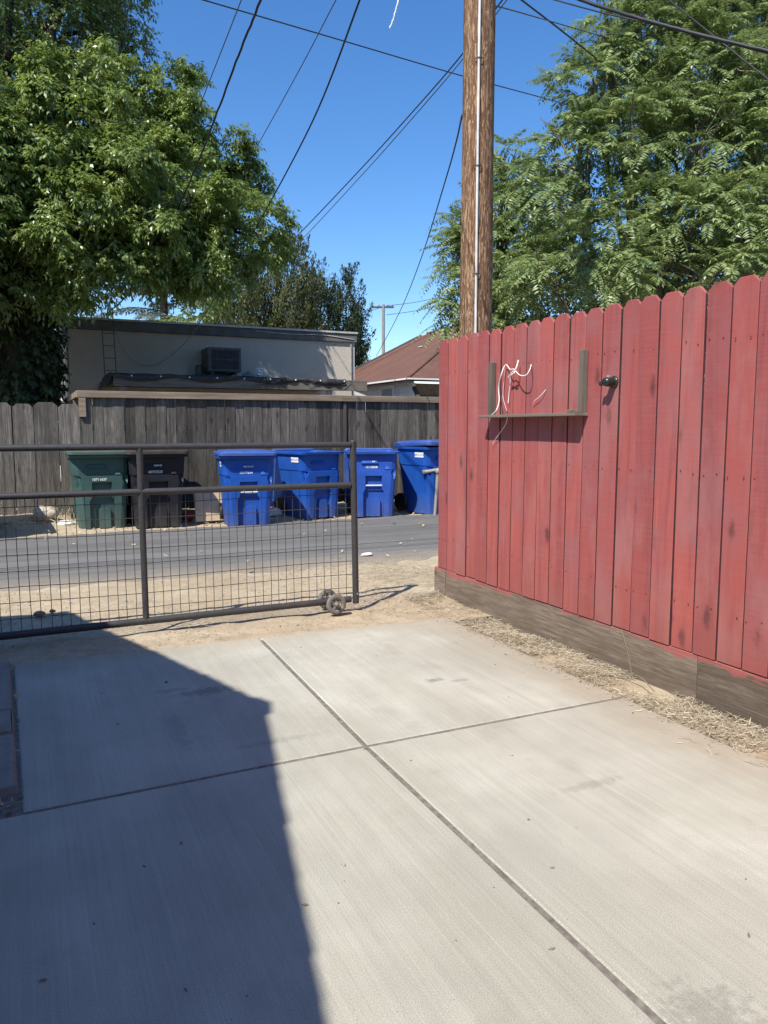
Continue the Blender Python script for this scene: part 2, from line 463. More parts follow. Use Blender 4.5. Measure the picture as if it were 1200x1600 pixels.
def m_paint_metal(name, col, rust=(.16, .075, .04), amt=.25, rough=.42, fleck=False):
    t = NT(name); c = t.coord()
    n = t.noise(c, 14, 6, .7); n2 = t.noise(c, 70, 3)
    cc = t.mix(t.ramp(n2, [(.3, 0), (.7, 1)]), tuple(x * .8 for x in col), tuple(x * 1.2 for x in col))
    cc = t.mix(t.ramp(n, [(.60, 0), (.74, amt)]), cc, rust)
    if fleck:
        v = t.voro(t.coord((1, 1, 1)), 9); cc = t.mix(t.ramp(v, [(.045, .85), (.065, 0)]), cc, (.6, .58, .54))
    return t.out(cc, t.ramp(n, [(.3, rough), (.7, rough + .25)]), n2, .12, .002, 0, .5)

def m_stucco(name, col):
    t = NT(name); c = t.coord()
    big = t.noise(c, .7, 5, .6); fine = t.noise(c, 45, 5, .7)
    streak = t.noise(t.coord((5, 5, .35)), 1, 5, .65, .4)
    cc = t.mix(t.ramp(big, [(.35, 0), (.7, 1)]), tuple(x * .9 for x in col), tuple(x * 1.05 for x in col))
    cc = t.mix(t.ramp(streak, [(.58, 0), (.75, .3)]), cc, tuple(x * .62 for x in col))
    cc = t.mix(1, cc, t.ramp(fine, [(.3, .88), (.7, 1.08)]), 'MULTIPLY')
    return t.out(cc, .92, fine, .6, .02, 0, .2)

def m_shingle(name, a, b):
    t = NT(name); c = t.coord()
    br = t.n('ShaderNodeTexBrick'); t.t.links.new(c, br.inputs[0])
    br.inputs['Color1'].default_value = (*a, 1); br.inputs['Color2'].default_value = (*b, 1)
    br.inputs['Mortar'].default_value = (*(x * .55 for x in a), 1); br.inputs['Scale'].default_value = 1
    br.inputs['Brick Width'].default_value = .32; br.inputs['Row Height'].default_value = .14
    br.inputs['Mortar Size'].default_value = .008
    n = t.noise(c, 1.2, 5); f = t.noise(c, 60, 3)
    cc = t.mix(t.ramp(n, [(.4, 0), (.7, .5)]), br.outputs[0], tuple(x * .68 for x in a))
    cc = t.mix(1, cc, t.ramp(f, [(.3, .8), (.7, 1.2)]), 'MULTIPLY')
    return t.out(cc, .92, f, .4, .006, 0, .2)

def m_plastic(name, col, rough=.42, pale=.06):
    t = NT(name); c = t.coord(rand=13)
    n = t.noise(c, 3.5, 5); sc = t.noise(t.coord((7, 7, 30), rand=13), 2.2, 5, .8); f = t.noise(c, 120, 2)
    low = t.n('ShaderNodeMapRange', i_0=t.sep()['Z'], i_1=.32, i_2=0.0)
    cc = t.mix(t.ramp(n, [(.35, 0), (.7, 1)]), tuple(x * .85 for x in col), tuple(x * 1.12 for x in col))
    cc = t.mix(t.ramp(sc, [(.58, 0), (.72, .5)]), cc, tuple(min(1, x * 1.3 + pale) for x in col))
    scr = t.noise(t.coord((40, 40, 3), rot=(.3, .5, .2), rand=29), 1.6, 4, .8); cc = t.mix(t.ramp(scr, [(.70, 0), (.76, .5)]), cc, tuple(min(1, x + .18) for x in col))
    cc = t.mix(t.math('MULTIPLY', low.outputs[0], t.ramp(n, [(.3, .12), (.7, .4)])), cc, (.15, .13, .105))
    return t.out(cc, t.ramp(n, [(.3, rough), (.7, rough + .18)]), f, .12, .002, 0, .3)

DARK_LINE_Y = (8.05, 7.72, 8.75, 9.3)  # where the painted wire-shadow and crack lines run
M = {}
M['concrete'] = m_concrete('driveway_concrete', (.445, .425, .35), (.54, .52, .435))
M['oldcon'] = m_concrete('old_concrete', (.30, .27, .23), (.36, .33, .28), old=True)
M['joint'] = simple('joint_grit', (.17, .152, .125), .95, scale=40, var=.4)
M['asphalt'] = m_asphalt()
M['dirt'] = m_dirt()
M['ground'] = simple('far_ground', (.24, .2, .14), .95, scale=.6, var=.3)
M['red'] = m_red()
M['kick'] = m_wood('grey_kick_board', (.155, .116, .085), (.28, .225, .172), (.075, .058, .045), vert='Y', paint=(.37, .095, .09), randamt=.12, fine=True)
M['grey'] = m_wood('weathered_grey_board', (.075, .066, .057), (.245, .218, .185), (.028, .024, .020), rand=61, randamt=.42, fine=True)
M['cap'] = m_wood('weathered_cap_board', (.21, .155, .11), (.33, .26, .19), (.10, .07, .05), vert='X', knots=False, randamt=.1)
M['capY'] = m_wood('weathered_side_cap_board', (.21, .155, .11), (.33, .26, .19), (.10, .07, .05), vert='Y', knots=False, randamt=.1)
M['shelfwood'] = m_wood('shelf_wood', (.17, .145, .115), (.27, .235, .19), (.08, .065, .05), vert='Y', knots=False)
M['shelfpost'] = m_wood('shelf_upright_wood', (.15, .125, .10), (.24, .205, .165), (.07, .055, .045), knots=False)
M['pole'] = m_pole()
M['galv'] = simple('conduit_metal', (.62, .60, .56), .5, 0, .2)
M['gate'] = m_paint_metal('dark_gate_paint', (.040, .039, .040), fleck=True)
M['wire_m'] = m_paint_metal('gate_wire', (.05, .045, .042), amt=.6)
M['rubber'] = simple('wheel_rubber', (.17, .155, .135), .8, scale=25, var=.35)
M['castmetal'] = simple('cast_wheel_metal', (.22, .20, .175), .6, .2, scale=30)
M['cable'] = simple('black_cable', (.022, .022, .024), .55, spec=.4)
M['cablegrey'] = simple('grey_cable', (.08, .08, .085), .6)
M['palecable'] = simple('pale_grey_cable', (.34, .33, .32), .6)
M['whitecable'] = simple('white_cable_jacket', (.80, .76, .72), .45, var=.1)
M['string'] = simple('pale_string', (.62, .64, .58), .8, var=.2, scale=30)
M['stucco'] = m_stucco('tan_stucco', (.62, .56, .47))
M['parapet'] = simple('grey_parapet_band', (.15, .143, .135), .85, scale=3)
M['flash'] = simple('roof_edge_flashing', (.62, .60, .56), .5, .2, var=.2)
M['fascia'] = m_wood('brown_fascia_board', (.17, .145, .12), (.26, .225, .19), (.07, .06, .05), vert='X', knots=False)
M['tarp'] = simple('black_tarp', (.032, .032, .034), .55, scale=6, var=.5, bump=.6)
M['darkmetal'] = simple('dark_cooler_metal', (.10, .105, .115), .5, .3)
M['coolgrille'] = simple('cooler_grille', (.035, .037, .042), .6)
M['whitemetal'] = simple('white_vent_metal', (.78, .78, .76), .4, 0, .08)
M['siding'] = simple('white_siding', (.72, .70, .64), .7, scale=3, var=.12)
M['whitetrim'] = simple('white_trim_paint', (.76, .75, .72), .6, var=.08)
M['roof'] = m_shingle('brown_shingles', (.175, .090, .066), (.145, .075, .056))
M['darkroof'] = simple('dark_eave_board', (.07, .055, .05), .85)
M['glass'] = simple('window_glass', (.06, .065, .07), .08, 0, .1, spec=.8, bump=0)
M['shade'] = simple('window_blind', (.32, .31, .29), .7)
M['porch'] = simple('porch_wall', (.26, .23, .22), .8)
M['bark'] = m_bark('dark_bark', (.022, .018, .015), (.055, .045, .035))
M['bark2'] = m_bark('pale_bark', (.13, .115, .085), (.25, .22, .165))
M['barkred'] = m_bark('conifer_bark', (.06, .045, .035), (.13, .10, .08))
M['green'] = m_plastic('green_bin_plastic', (.046, .098, .086))
M['black'] = m_plastic('charcoal_bin_plastic', (.013, .013, .018), .45, .02)
M['blue'] = m_plastic('blue_bin_plastic', (.012, .080, .37))
M['blue2'] = m_plastic('purple_blue_bin_plastic', (.022, .084, .37))
M['greybin'] = m_plastic('pale_grey_bin_plastic', (.33, .33, .32))
M['ink'] = simple('white_stamp_ink', (.78, .78, .76), .6, var=.15, scale=40)
M['inkdark'] = simple('grey_sticker_ink', (.16, .19, .28), .6)
M['sticker'] = simple('white_sticker', (.80, .81, .80), .5, var=.06)
M['bar'] = simple('steel_bar', (.74, .73, .70), .35, .3, .1)
M['card'] = simple('cardboard', (.47, .36, .24), .85, scale=9, var=.15)
M['paper'] = simple('white_paper_trash', (.82, .80, .76), .8, var=.1)
M['rock'] = simple('pale_rock', (.42, .36, .28), .9, scale=14, var=.4, bump=.9)
M['clod'] = simple('dirt_clod', (.24, .18, .12), .95, scale=22, var=.4, bump=.9)
M['redplastic'] = simple('red_plastic', (.33, .03, .03), .5)
M['straw'] = m_leaf('straw_blade', (.22, .18, .12), (.56, .49, .36), .8, .1)
M['litter'] = m_leaf('leaf_litter', (.22, .14, .07), (.62, .50, .32), .85, .1)
M['weed'] = m_leaf('dry_weed', (.32, .28, .16), (.62, .58, .42), .8, .2)
M['leafL'] = m_leaf('box_elder_leaf', (.085, .138, .032), (.275, .355, .092), .38, .34, (.48, .60, .10), .7)
M['leafU'] = m_leaf('upper_leaf', (.070, .110, .030), (.190, .250, .070), .42, .30, (.32, .44, .08), .6)
M['leafR'] = m_leaf('pinnate_leaf', (.120, .172, .056), (.295, .360, .130), .42, .28, (.40, .52, .17), .5)
M['leafJ'] = m_leaf('juniper_scale', (.028, .038, .011), (.115, .130, .036), .6, .12)
M['leafJ2'] = m_leaf('dark_juniper_scale', (.016, .030, .011), (.058, .085, .026), .6, .12)
M['leafS'] = m_leaf('spruce_needle', (.085, .115, .085), (.20, .245, .175), .6, .12)
M['leafD'] = m_leaf('dark_shade_leaf', (.030, .046, .016), (.07, .10, .03), .55, .2)  # leaf green darkened to stand in for deep shade around the trunk
M['leafB'] = m_leaf('bright_bush_leaf', (.13, .17, .03), (.30, .34, .08), .5, .35)
M['shed'] = m_stucco('garage_wall', (.44, .42, .38))
M['shedroof'] = m_shingle('garage_shingles', (.14, .13, .12), (.11, .10, .095))
M['brass'] = simple('dark_fitting_metal', (.05, .06, .05), .3, .6)
M['glint'] = simple('fitting_glint_metal', (.6, .62, .58), .25, .6)  # pale metal colour stands in for a white glint
M['rust'] = m_paint_metal('rusty_pipe', (.30, .26, .22), (.14, .075, .04), .9)

# ------------------------------------------------------------------ setting: ground, slab, alley
def vnoise(x, y, s, seed):
    g = np.random.default_rng(seed).random((64, 64))
    u = x / s; v = y / s; i = np.floor(u).astype(int); j = np.floor(v).astype(int)
    fu = u - i; fv = v - j; fu = fu*fu*(3-2*fu); fv = fv*fv*(3-2*fv)
    G = lambda a, b: g[a % 64, b % 64]
    return (G(i, j)*(1-fu)+G(i+1, j)*fu)*(1-fv)+(G(i, j+1)*(1-fu)+G(i+1, j+1)*fu)*fv - .5

def grid(name, xs, ys, zf, mat, kind='structure'):
    X, Y = np.meshgrid(xs, ys); Z = zf(X, Y)
    V = np.stack([X, Y, Z], -1).reshape(-1, 3); nx = len(xs); ny = len(ys)
    i = (np.arange(ny-1)[:, None]*nx + np.arange(nx-1)[None, :]).ravel()
    o = link(name, np_mesh(name, V, np.stack([i, i+1, i+1+nx, i+nx], 1)), mat, smooth=True)
    return tag(o, kind=kind)

b = MB(); b.add([(-400, -400, -.12), (400, -400, -.12), (400, 600, -.12), (-400, 600, -.12)], [(0, 1, 2, 3)])
tag(b.build('ground', M['ground']), kind='structure')

def dirt_z(X, Y):
    z = -.012 + .030*vnoise(X, Y, .5, 1) + .016*vnoise(X, Y, .13, 2) + .006*vnoise(X, Y, .05, 8)
    sm = lambda a, lo, hi: np.clip((a-lo)/(hi-lo), 0, 1)
    z = z - .05*sm(Y, 7.12, 7.4)*(1-sm(Y, 10.15, 10.35))                       # under the asphalt
    z = z + .13*sm(Y, 10.6, 11.5)*(1-sm(X, .2, 1.3)) + .04*sm(Y, 10.7, 11.5)    # litter bank by the fence
    z = z + .03*sm(X, 2.3, 2.9)*sm(Y, 4.9, 5.6)*(1-sm(Y, 6.3, 6.9))
    z = np.where((Y < 4.80) & (X < 2.72), np.minimum(z, -.012), z)
    return z
grid('dirt_ground', np.arange(-7, 10.01, .055), np.arange(4.60, 12.6, .055), dirt_z, M['dirt'])
def strip_z(X, Y):
    t = np.clip((X-2.62)/.45, 0, 1)
    return -.016 - .02*t - .02*np.clip((3.2-Y)/2, 0, 1) + .022*vnoise(X, Y, .3, 4) + .012*vnoise(X, Y, .08, 5)
grid('soil_strip', np.arange(2.60, 3.40, .04), np.arange(-2.5, 4.72, .04), strip_z, M['dirt'])

# alley: asphalt sheet with ragged edges
xs = np.arange(-14, 22.01, .09); ys = np.linspace(0, 1, 48)
U, T = np.meshgrid(xs, ys)
near = 6.94 + .13*vnoise(U, U*0, .45, 21) + .10*vnoise(U, U*0, .12, 22)
far = 10.45 + .045*np.clip(U, 0, 7) + .16*vnoise(U, U*0, .5, 23) + .1*vnoise(U, U*0, .14, 24)
Yg = near + (far-near)*T
Zg = .006 + .03*np.sin(np.pi*T)*.5 + .006*vnoise(U, Yg, .7, 25) - .075*np.clip((np.abs(T-.5)-.462)/.038, 0, 1)**1.3
V = np.stack([U, Yg, Zg], -1).reshape(-1, 3); nx = len(xs)
i = (np.arange(47)[:, None]*nx + np.arange(nx-1)[None, :]).ravel()
tag(link('alley_asphalt', np_mesh('alley_asphalt', V, np.stack([i, i+1, i+1+nx, i+nx], 1)), M['asphalt'], smooth=True), kind='structure')

# driveway: panels separated by tooled joints, on a dark joint bed
def panel(mb, c, e=.011, d=.009, z=0.0):
    """c: four corners, counter-clockwise; the top edge is rounded down to the joint"""
    n = 24; m = 4*n; inn = []; out = []; low = []
    cen = Vector((sum(p[0] for p in c)/4, sum(p[1] for p in c)/4, 0))
    for q in range(4):
        A = Vector((*c[q], 0)); B_ = Vector((*c[(q+1) % 4], 0)); Z_ = Vector((*c[q-1], 0))
        t = (B_-A).normalized(); nrm = Vector((-t.y, t.x, 0)); tp = (A-Z_).normalized(); np_ = Vector((-tp.y, tp.x, 0))
        for k in range(n):
            p = A.lerp(B_, k/n); off = nrm if k else nrm+np_
            j = abs(random.gauss(0, .0016))
            out.append((p.x, p.y, z-d)); low.append((p.x, p.y, -.1))
            p2 = p + off*(e+(j if k else 0)); inn.append((p2.x, p2.y, z))
    vs = inn + out + low
    fs = [tuple(range(m))] + [(a_+i2, a_+(i2+1) % m, (i2+1) % m+a_-m, a_-m+i2) for a_ in (m, 2*m) for i2 in range(m)]
    mb.add(vs, fs)
dr = MB()
panel(dr, [(-.075, 2.876), (1.2525, 2.895), (1.3055, 4.742), (-.130, 4.795)])
panel(dr, [(1.2615, 2.895), (2.668, 2.900), (2.664, 4.690), (1.3145, 4.742)])
panel(dr, [(-1.75, -2.4), (1.2545, -2.4), (1.2505, 2.884), (-1.75, 2.843)])
panel(dr, [(1.2635, -2.4), (2.668, -2.4), (2.668, 2.889), (1.2595, 2.884)])
# joints in the photo run at X 1.25 to 1.31
tag(dr.build('driveway', M['concrete']), kind='structure')
b = MB(); b.box(-1.75, 2.66, -2.4, 4.68, -.09, -.0045); tag(b.build('joint_bed', M['joint']), kind='structure')
b = MB()
panel(b, [(-1.75, 3.02), (-.083, 3.04), (-.099, 3.62), (-1.75, 3.61)], .014, .045, .024)
panel(b, [(-1.75, 3.615), (-.100, 3.625), (-.108, 3.935), (-1.75, 3.93)], .014, .045, .027)
panel(b, [(-1.75, 3.935), (-.109, 3.94), (-.134, 4.80), (-1.75, 4.80)], .014, .045, .021)
tag(b.build('side_path', M['oldcon']), kind='structure')
b = MB(); b.box(-1.75, -.105, 2.9, 4.82, -.10, -.022); tag(b.build('path_bed', M['dirt']), kind='structure')

# ------------------------------------------------------------------ loose straw, litter
def blades(name, pts, L, W, mat, flat=.18, up=0.0):
    n = len(pts); az = rng.random(n)*2*np.pi; el = np.abs(rng.normal(0, flat, n)) + up*rng.random(n)
    l = L*(.5+rng.random(n)); w = W*(.6+.8*rng.random(n))
    d = np.stack([np.cos(az)*np.cos(el), np.sin(az)*np.cos(el), np.sin(el)], 1)
    s = np.stack([-np.sin(az), np.cos(az), rng.normal(0, .5, n)], 1); s /= np.linalg.norm(s, axis=1)[:, None]
    bend = rng.normal(0, .16, n)
    m = pts + d*(l*.5)[:, None] + s*(bend*l)[:, None]; e = pts + d*l[:, None]; e[:, 2] -= .25*l*np.sin(el)
    h = s*(w*.5)[:, None]
    V = np.stack([pts-h, pts+h, m+h, m-h, e+h*.4, e-h*.4], 1).reshape(-1, 3)
    b0 = np.arange(n)*6
    F = np.concatenate([np.stack([b0, b0+1, b0+2, b0+3], 1), np.stack([b0+3, b0+2, b0+4, b0+5], 1)])
    t = rng.random(n)
    return tag(link(name, np_mesh(name, V, F, np.concatenate([t, t])), mat), kind='stuff')
def scatter(n, x0, x1, y0, y1, zf, lift=.006, dens=None):
    x = x0+(x1-x0)*rng.random(n); y = y0+(y1-y0)*rng.random(n)
    if dens is not None:
        k = rng.random(n) < dens(x, y); x = x[k]; y = y[k]
    return np.stack([x, y, zf(x, y)+lift*(.3+rng.random(len(x)))], 1)
patch = lambda s, seed, lo=.0: (lambda x, y: np.clip(.5+2.6*vnoise(x, y, s, seed)+lo, 0, 1))
P = [scatter(21000, 2.655, 3.0, .9, 5.4, lambda x, y: np.where(y < 4.7, strip_z(x, y), dirt_z(x, y)), .022, patch(.3, 31, .25)),
     scatter(9000, 2.05, 3.9, 4.72, 7.0, dirt_z, .012, lambda x, y: np.clip((x-1.9)/1.0, 0, 1)*patch(.4, 32, .2)(x, y)),
     scatter(6500, -2.2, 2.6, 4.74, 6.9, dirt_z, .008, patch(.35, 33, -.15)),
     scatter(900, 2.45, 2.70, 1.0, 4.9, lambda x, y: 0*x+.001, .004, lambda x, y: np.clip((x-2.45)/.25, 0, 1)**2)]
blades('dry_straw', np.concatenate(P), .040, .0028, M['straw'], .2)
P = [scatter(2600, -2.5, 7.5, 10.5, 11.5, dirt_z, .02, patch(.5, 35, .1)), scatter(500, -3, 8, 6.6, 10.6, lambda x, y: 0*x+.028, .004, patch(.8, 36, -.3))]
P.append(scatter(600, -1.2, -.09, 2.9, 3.02, lambda x, y: 0*x-.02, .008))
P.append(scatter(120, -.14, -.105, 3.0, 4.8, lambda x, y: 0*x-.016, .004))
blades('leaf_litter', np.concatenate(P), .035, .016, M['litter'], .35)
P = scatter(420, -2.2, .95, 10.95, 11.52, dirt_z, .01, patch(.35, 37, .15))
blades('dry_weeds', P, .26, .008, M['weed'], .5, 1.1)

def pebbles(name, pts, size, mat):
    n = len(pts); s_ = size*(.4+1.2*rng.random(n)**2); az = rng.random(n)*6.28
    base = np.array([(1, 0, 0), (0, 1, 0), (-1, 0, 0), (0, -1, 0), (0, 0, .7), (0, 0, -.5)])
    V = base[None]*(.6+.6*rng.random((n, 6, 1)))
    ca, sa = np.cos(az)[:, None], np.sin(az)[:, None]
    V = np.stack([V[..., 0]*ca-V[..., 1]*sa*.8, V[..., 0]*sa+V[..., 1]*ca*.8, V[..., 2]], -1)*s_[:, None, None]+pts[:, None]
    F = np.array([(0, 1, 4), (1, 2, 4), (2, 3, 4), (3, 0, 4), (1, 0, 5), (2, 1, 5), (3, 2, 5), (0, 3, 5)])
    F = (F[None]+(np.arange(n)*6)[:, None, None]).reshape(-1, 3); t = np.repeat(rng.random(n), 8)
    return tag(link(name, np_mesh(name, V.reshape(-1, 3), F, t), mat), kind='stuff')
M['gravel'] = m_leaf('gravel_stone', (.16, .125, .09), (.50, .44, .35), .9, 0.0, spec=.2)
P = [scatter(5000, -2.5, 4.0, 4.78, 7.4, lambda x, y: np.maximum(dirt_z(x, y), -.02), .004, patch(.6, 51, .1)), scatter(1800, -3, 8, 10.2, 11.3, lambda x, y: np.maximum(dirt_z(x, y), .0), .006, patch(.5, 52, .1)),
     scatter(900, -3, 8, 6.9, 10.4, lambda x, y: 0*x+.024, .006, patch(.9, 53, -.25)), scatter(500, 2.3, 2.68, -.2, 4.7, lambda x, y: 0*x+.001, .003, lambda x, y: np.clip((x-2.3)/.38, 0, 1)**3), scatter(60, -.5, 2.6, .9, 4.6, lambda x, y: 0*x+.001, .002)]
pebbles('gravel', np.concatenate(P), .0058, M['gravel'])

# ------------------------------------------------------------------ garage beside the camera (outside the frame, its shadow falls on the slab)
XR, RIDGE_Y, RIDGE_Z, SL = -1.44, 1.907, 3.75, .40
NE, FE = -1.12, 4.965
g = empty('garage', (-4.3, 1.9, 0), 'grey stucco garage with a low gable roof casting the driveway shadow', 'garage')
wl = MB((-4.3, 1.9, 0))
zt = lambda y: RIDGE_Z - SL*abs(y-RIDGE_Y) - .13
wl.prism([(-.8, -.1), (4.6, -.1), (4.6, zt(4.6)), (RIDGE_Y, zt(RIDGE_Y)), (-.8, zt(-.8))], 'X', -7.0, -1.78)
wl.build('wall', M['shed'], g)
rf = MB((-4.3, 1.9, 0))
def zr(y): return RIDGE_Z - SL*abs(y-RIDGE_Y)
for (ya, yb) in ((RIDGE_Y, NE), (RIDGE_Y, FE)):
    rf.prism([(ya, zr(ya)-.11), (yb, zr(yb)-.11), (yb, zr(yb)), (ya, zr(ya))], 'X', -7.3, XR)
    k = 0; y = ya
    while (y < yb - .1) if yb > ya else (y > yb + .1):               # shingle courses stepping over the rake
        y2 = y + (.14 if yb > ya else -.14)
        rf.prism([(y, zr(y)), (y2, zr(y2)), (y2, zr(y2)+.018), (y, zr(y)+.006)], 'X', -7.3, XR+random.uniform(.004, .014)); y = y2
rf.prism([(RIDGE_Y-.12, RIDGE_Z-.04), (RIDGE_Y+.12, RIDGE_Z-.04), (RIDGE_Y, RIDGE_Z+.022)], 'X', -7.3, XR+.03)
rf.build('roof', M['shedroof'], g)

# ------------------------------------------------------------------ unseen house added behind the camera to block sky light
hb = empty('sky_blocking_house', (0, -9, 0), 'plain grey unseen house added behind the viewer to block sky light', 'house')
b = MB((0, -9, 0)); b.box(-9, 9, -14, -5, -.1, 4.6); b.build('wall', M['shed'], hb)
b = MB((0, -9, 0)); b.prism([(-4.5, 4.61), (-14.5, 4.61), (-9.5, 7.0)], 'X', -9.4, 9.4); b.build('roof', M['shedroof'], hb)

# ------------------------------------------------------------------ red picket fence
FX = 3.0
rfen = empty('red_fence', (FX, 5.43, 0), 'tall red painted dog-eared picket fence on grey kick boards', 'fence')
def picket_mesh(w, h, t, ear_w, ear_h, name):
    b = MB(); hw = w/2
    poly = [(-hw, 0), (hw, 0), (hw, h-ear_h), (hw-ear_w, h), (-hw+ear_w, h), (-hw, h-ear_h)]
    b.prism(poly, 'X', 0, t); return b.mesh(name, .0022, 1)
pm = [picket_mesh(.1385, 1.815, .018, .034, .034, 'picket'), picket_mesh(.1405, 1.815, .018, .032, .032, 'picket'), picket_mesh(.1370, 1.815, .018, .036, .036, 'picket')]
M['rawedge'] = simple('raw_board_edge', (.07, .026, .024), .9, scale=30, var=.4)
for m_ in pm:
    m_.materials.append(M['red']); m_.materials.append(M['rawedge'])
    for f_ in m_.polygons:
        if abs(f_.normal.y) > .95: f_.material_index = 1
y = 5.43; n = 0
while y > -1.2:
    p = bpy.data.objects.new('picket', pm[n % 3]); COL.objects.link(p); p.parent = rfen
    p.location = (random.uniform(-.004, .004), y-.0725-5.43, .219+random.uniform(-.003, .003))
    p.rotation_euler = (random.uniform(-.005, .005), random.uniform(-.002, .002), random.uniform(-.012, .012))
    y -= .1472 + random.uniform(-.0012, .0018); n += 1
for z in (.42, 1.08, 1.72):
    b = MB((FX, 5.43, 0)); b.box(FX+.024, FX+.062, -1.2, 5.42, z, z+.088); b.build('rail', M['kick'], rfen)
for yy in (5.37, 3.1, .8):
    b = MB((FX, 5.43, 0)); b.box(FX+.065, FX+.155, yy-.045, yy+.045, -.2, 1.98); b.build('post', M['kick'], rfen)
segs = [(5.475, 5.30), (5.297, 2.742), (2.738, .3), (.297, -1.2)]
for (ya, yb) in segs:
    b = MB(); L = ya-yb
    b.box(0, .038, -L, 0, -.16, .2135)
    o = link('kick_board', b.mesh('kick_board', .003, 1), M['kick'], rfen); o.location = (.003 if yb < 5 else -.004, ya-5.43, 0)
b = MB((FX, 5.43, 0)); b.box(FX-.001, FX+.02, 5.424, 5.436, .2, .21); 

# nail heads as one part
nh = MB((FX, 5.43, 0)); y = 5.43-.0725
while y > .5:
    for z in (.46, 1.125, 1.765):
        for dy in (-.042, .042):
            if random.random() < .85:
                yy = y+dy+random.uniform(-.006, .006); zz = z+random.uniform(-.012, .012)
                nh.lathe([(0, -.0012), (.0032, -.0010), (.0034, .002)], 6, (FX-.003, yy, zz), 'X')
    y -= .1472
o = nh.build('nails', simple('nail_heads', (.07, .035, .03), .7, .3), rfen); o['kind'] = 'stuff'

# little shelf of bare wood on the fence
sh = empty('wall_shelf', (FX, 4.1, 1.42), 'bare grey wooden shelf with two uprights fixed to the red fence', 'shelf')
b = MB((FX, 4.1, 1.42)); b.box(FX-.106, FX-.003, 3.615, 4.66, 1.418, 1.436); b.build('board', M['shelfwood'], sh, .002, 1)
b = MB((FX, 4.1, 1.42)); b.box(FX-.044, FX-.005, 4.60, 4.640, 1.437, 1.80); b.build('upright', M['shelfpost'], sh, .002, 1)
b = MB((FX, 4.1, 1.42)); b.box(FX-.044, FX-.005, 3.626, 3.664, 1.437, 1.80); b.build('upright', M['shelfpost'], sh, .002, 1)
b = MB((FX, 4.1, 1.42)); b.box(FX-.09, FX-.01, 3.668, 3.70, 1.4375, 1.455); b.build('cleat', M['shelfwood'], sh, .002, 1)

# white cables dangling over the shelf
def cable(name, pts, r, mat, label, cat, group=None, n=6, sub=10, loc=None):
    P = catmull(pts, sub); o0 = Vector(loc) if loc is not None else P[0]
    b = MB(o0); b.tube(P, r, n)
    o = b.build(name, mat); o.location = o0
    return tag(o, label, cat, group)
def fx(px, py, off): return at_x(px, py, FX-off)
cable('white_cable', [fx(768, 649, .10), fx(776, 640, .10), fx(780, 625, .05), fx(779, 605, .04), fx(783, 586, .05), fx(790, 570, .02), fx(797, 577, .05), fx(803, 577, .05), fx(812, 586, .07), fx(822, 586, .07), (fx(828, 577, .05)), fx(830, 570, .008)], .0034, M['whitecable'], 'long white cable looping from the fence down past the left end of the shelf', 'cable', 'cables over the shelf')
cable('white_cable', [fx(794, 590, .05), fx(800, 582, .06), fx(806, 576, .06), fx(810, 563, .03)], .0045, M['whitecable'], 'short thick white cable end tied in the middle of the bundle', 'cable', 'cables over the shelf')
cable('white_cable', [fx(796, 588, .045), fx(803, 583, .065), fx(806, 578, .05)], .005, M['whitecable'], 'stubby white cable tie under the knot of the bundle', 'cable', 'cables over the shelf')
cable('pink_wire', [fx(789, 575, .02), fx(787, 600, .015), fx(786, 620, .02), fx(790, 636, .03), fx(792, 642, .04)], .0024, simple('pinkish_cable', (.62, .40, .37), .5), 'thin pinkish wire hanging just inside the left upright', 'wire', 'cables over the shelf')
cable('pink_wire', [fx(797, 585, .03), fx(797, 600, .02), fx(795, 618, .015), fx(794, 630, .02)], .0026, M['whitecable'], 'thin white wire hanging straight down from the knot', 'wire', 'cables over the shelf')
cable('loose_wire', [fx(853, 609, .006), fx(845, 618, .02), (fx(835, 627, .02)), fx(833, 634, .01)], .0024, M['whitecable'], 'short curved white wire sticking out above the middle of the shelf', 'wire')
cable('dangling_wire', [fx(793, 652, .07), fx(790, 663, .05), fx(782, 675, .03), fx(773, 688, .02), fx(770, 694, .02)], .0022, M['whitecable'], 'thin wire hanging below the left end of the shelf', 'wire')

# small metal fitting on the fence
fc = at_x(960, 597, FX)
ft = empty('pipe_fitting', (FX, fc.y, fc.z), 'small dark metal fitting screwed to the red fence right of the shelf', 'fitting')
b = MB((FX, fc.y, fc.z)); b.lathe([(0, -.012), (.030, -.012), (.034, -.004), (.034, .0)], 20, (FX-.001, fc.y, fc.z), 'X'); b.build('flange', M['brass'], ft)
b = MB((FX, fc.y, fc.z)); b.lathe([(.0, -.075), (.02, -.072), (.026, -.058), (.026, -.02), (.02, -.01)], 18, (FX, fc.y, fc.z), 'X'); b.build('barrel', M['brass'], ft)
b = MB((FX, fc.y, fc.z)); b.tube([(FX-.05, fc.y, fc.z), (FX-.06, fc.y+.03, fc.z-.006), (FX-.062, fc.y+.045, fc.z-.008)], .014, 12); b.build('spout', M['brass'], ft)
b = MB((FX, fc.y, fc.z)); b.tube([(FX-.045, fc.y, fc.z+.02), (FX-.045, fc.y-.004, fc.z+.036)], .011, 10); b.build('valve_stem', M['glint'], ft)  # stem coloured bright to carry the fitting's glint

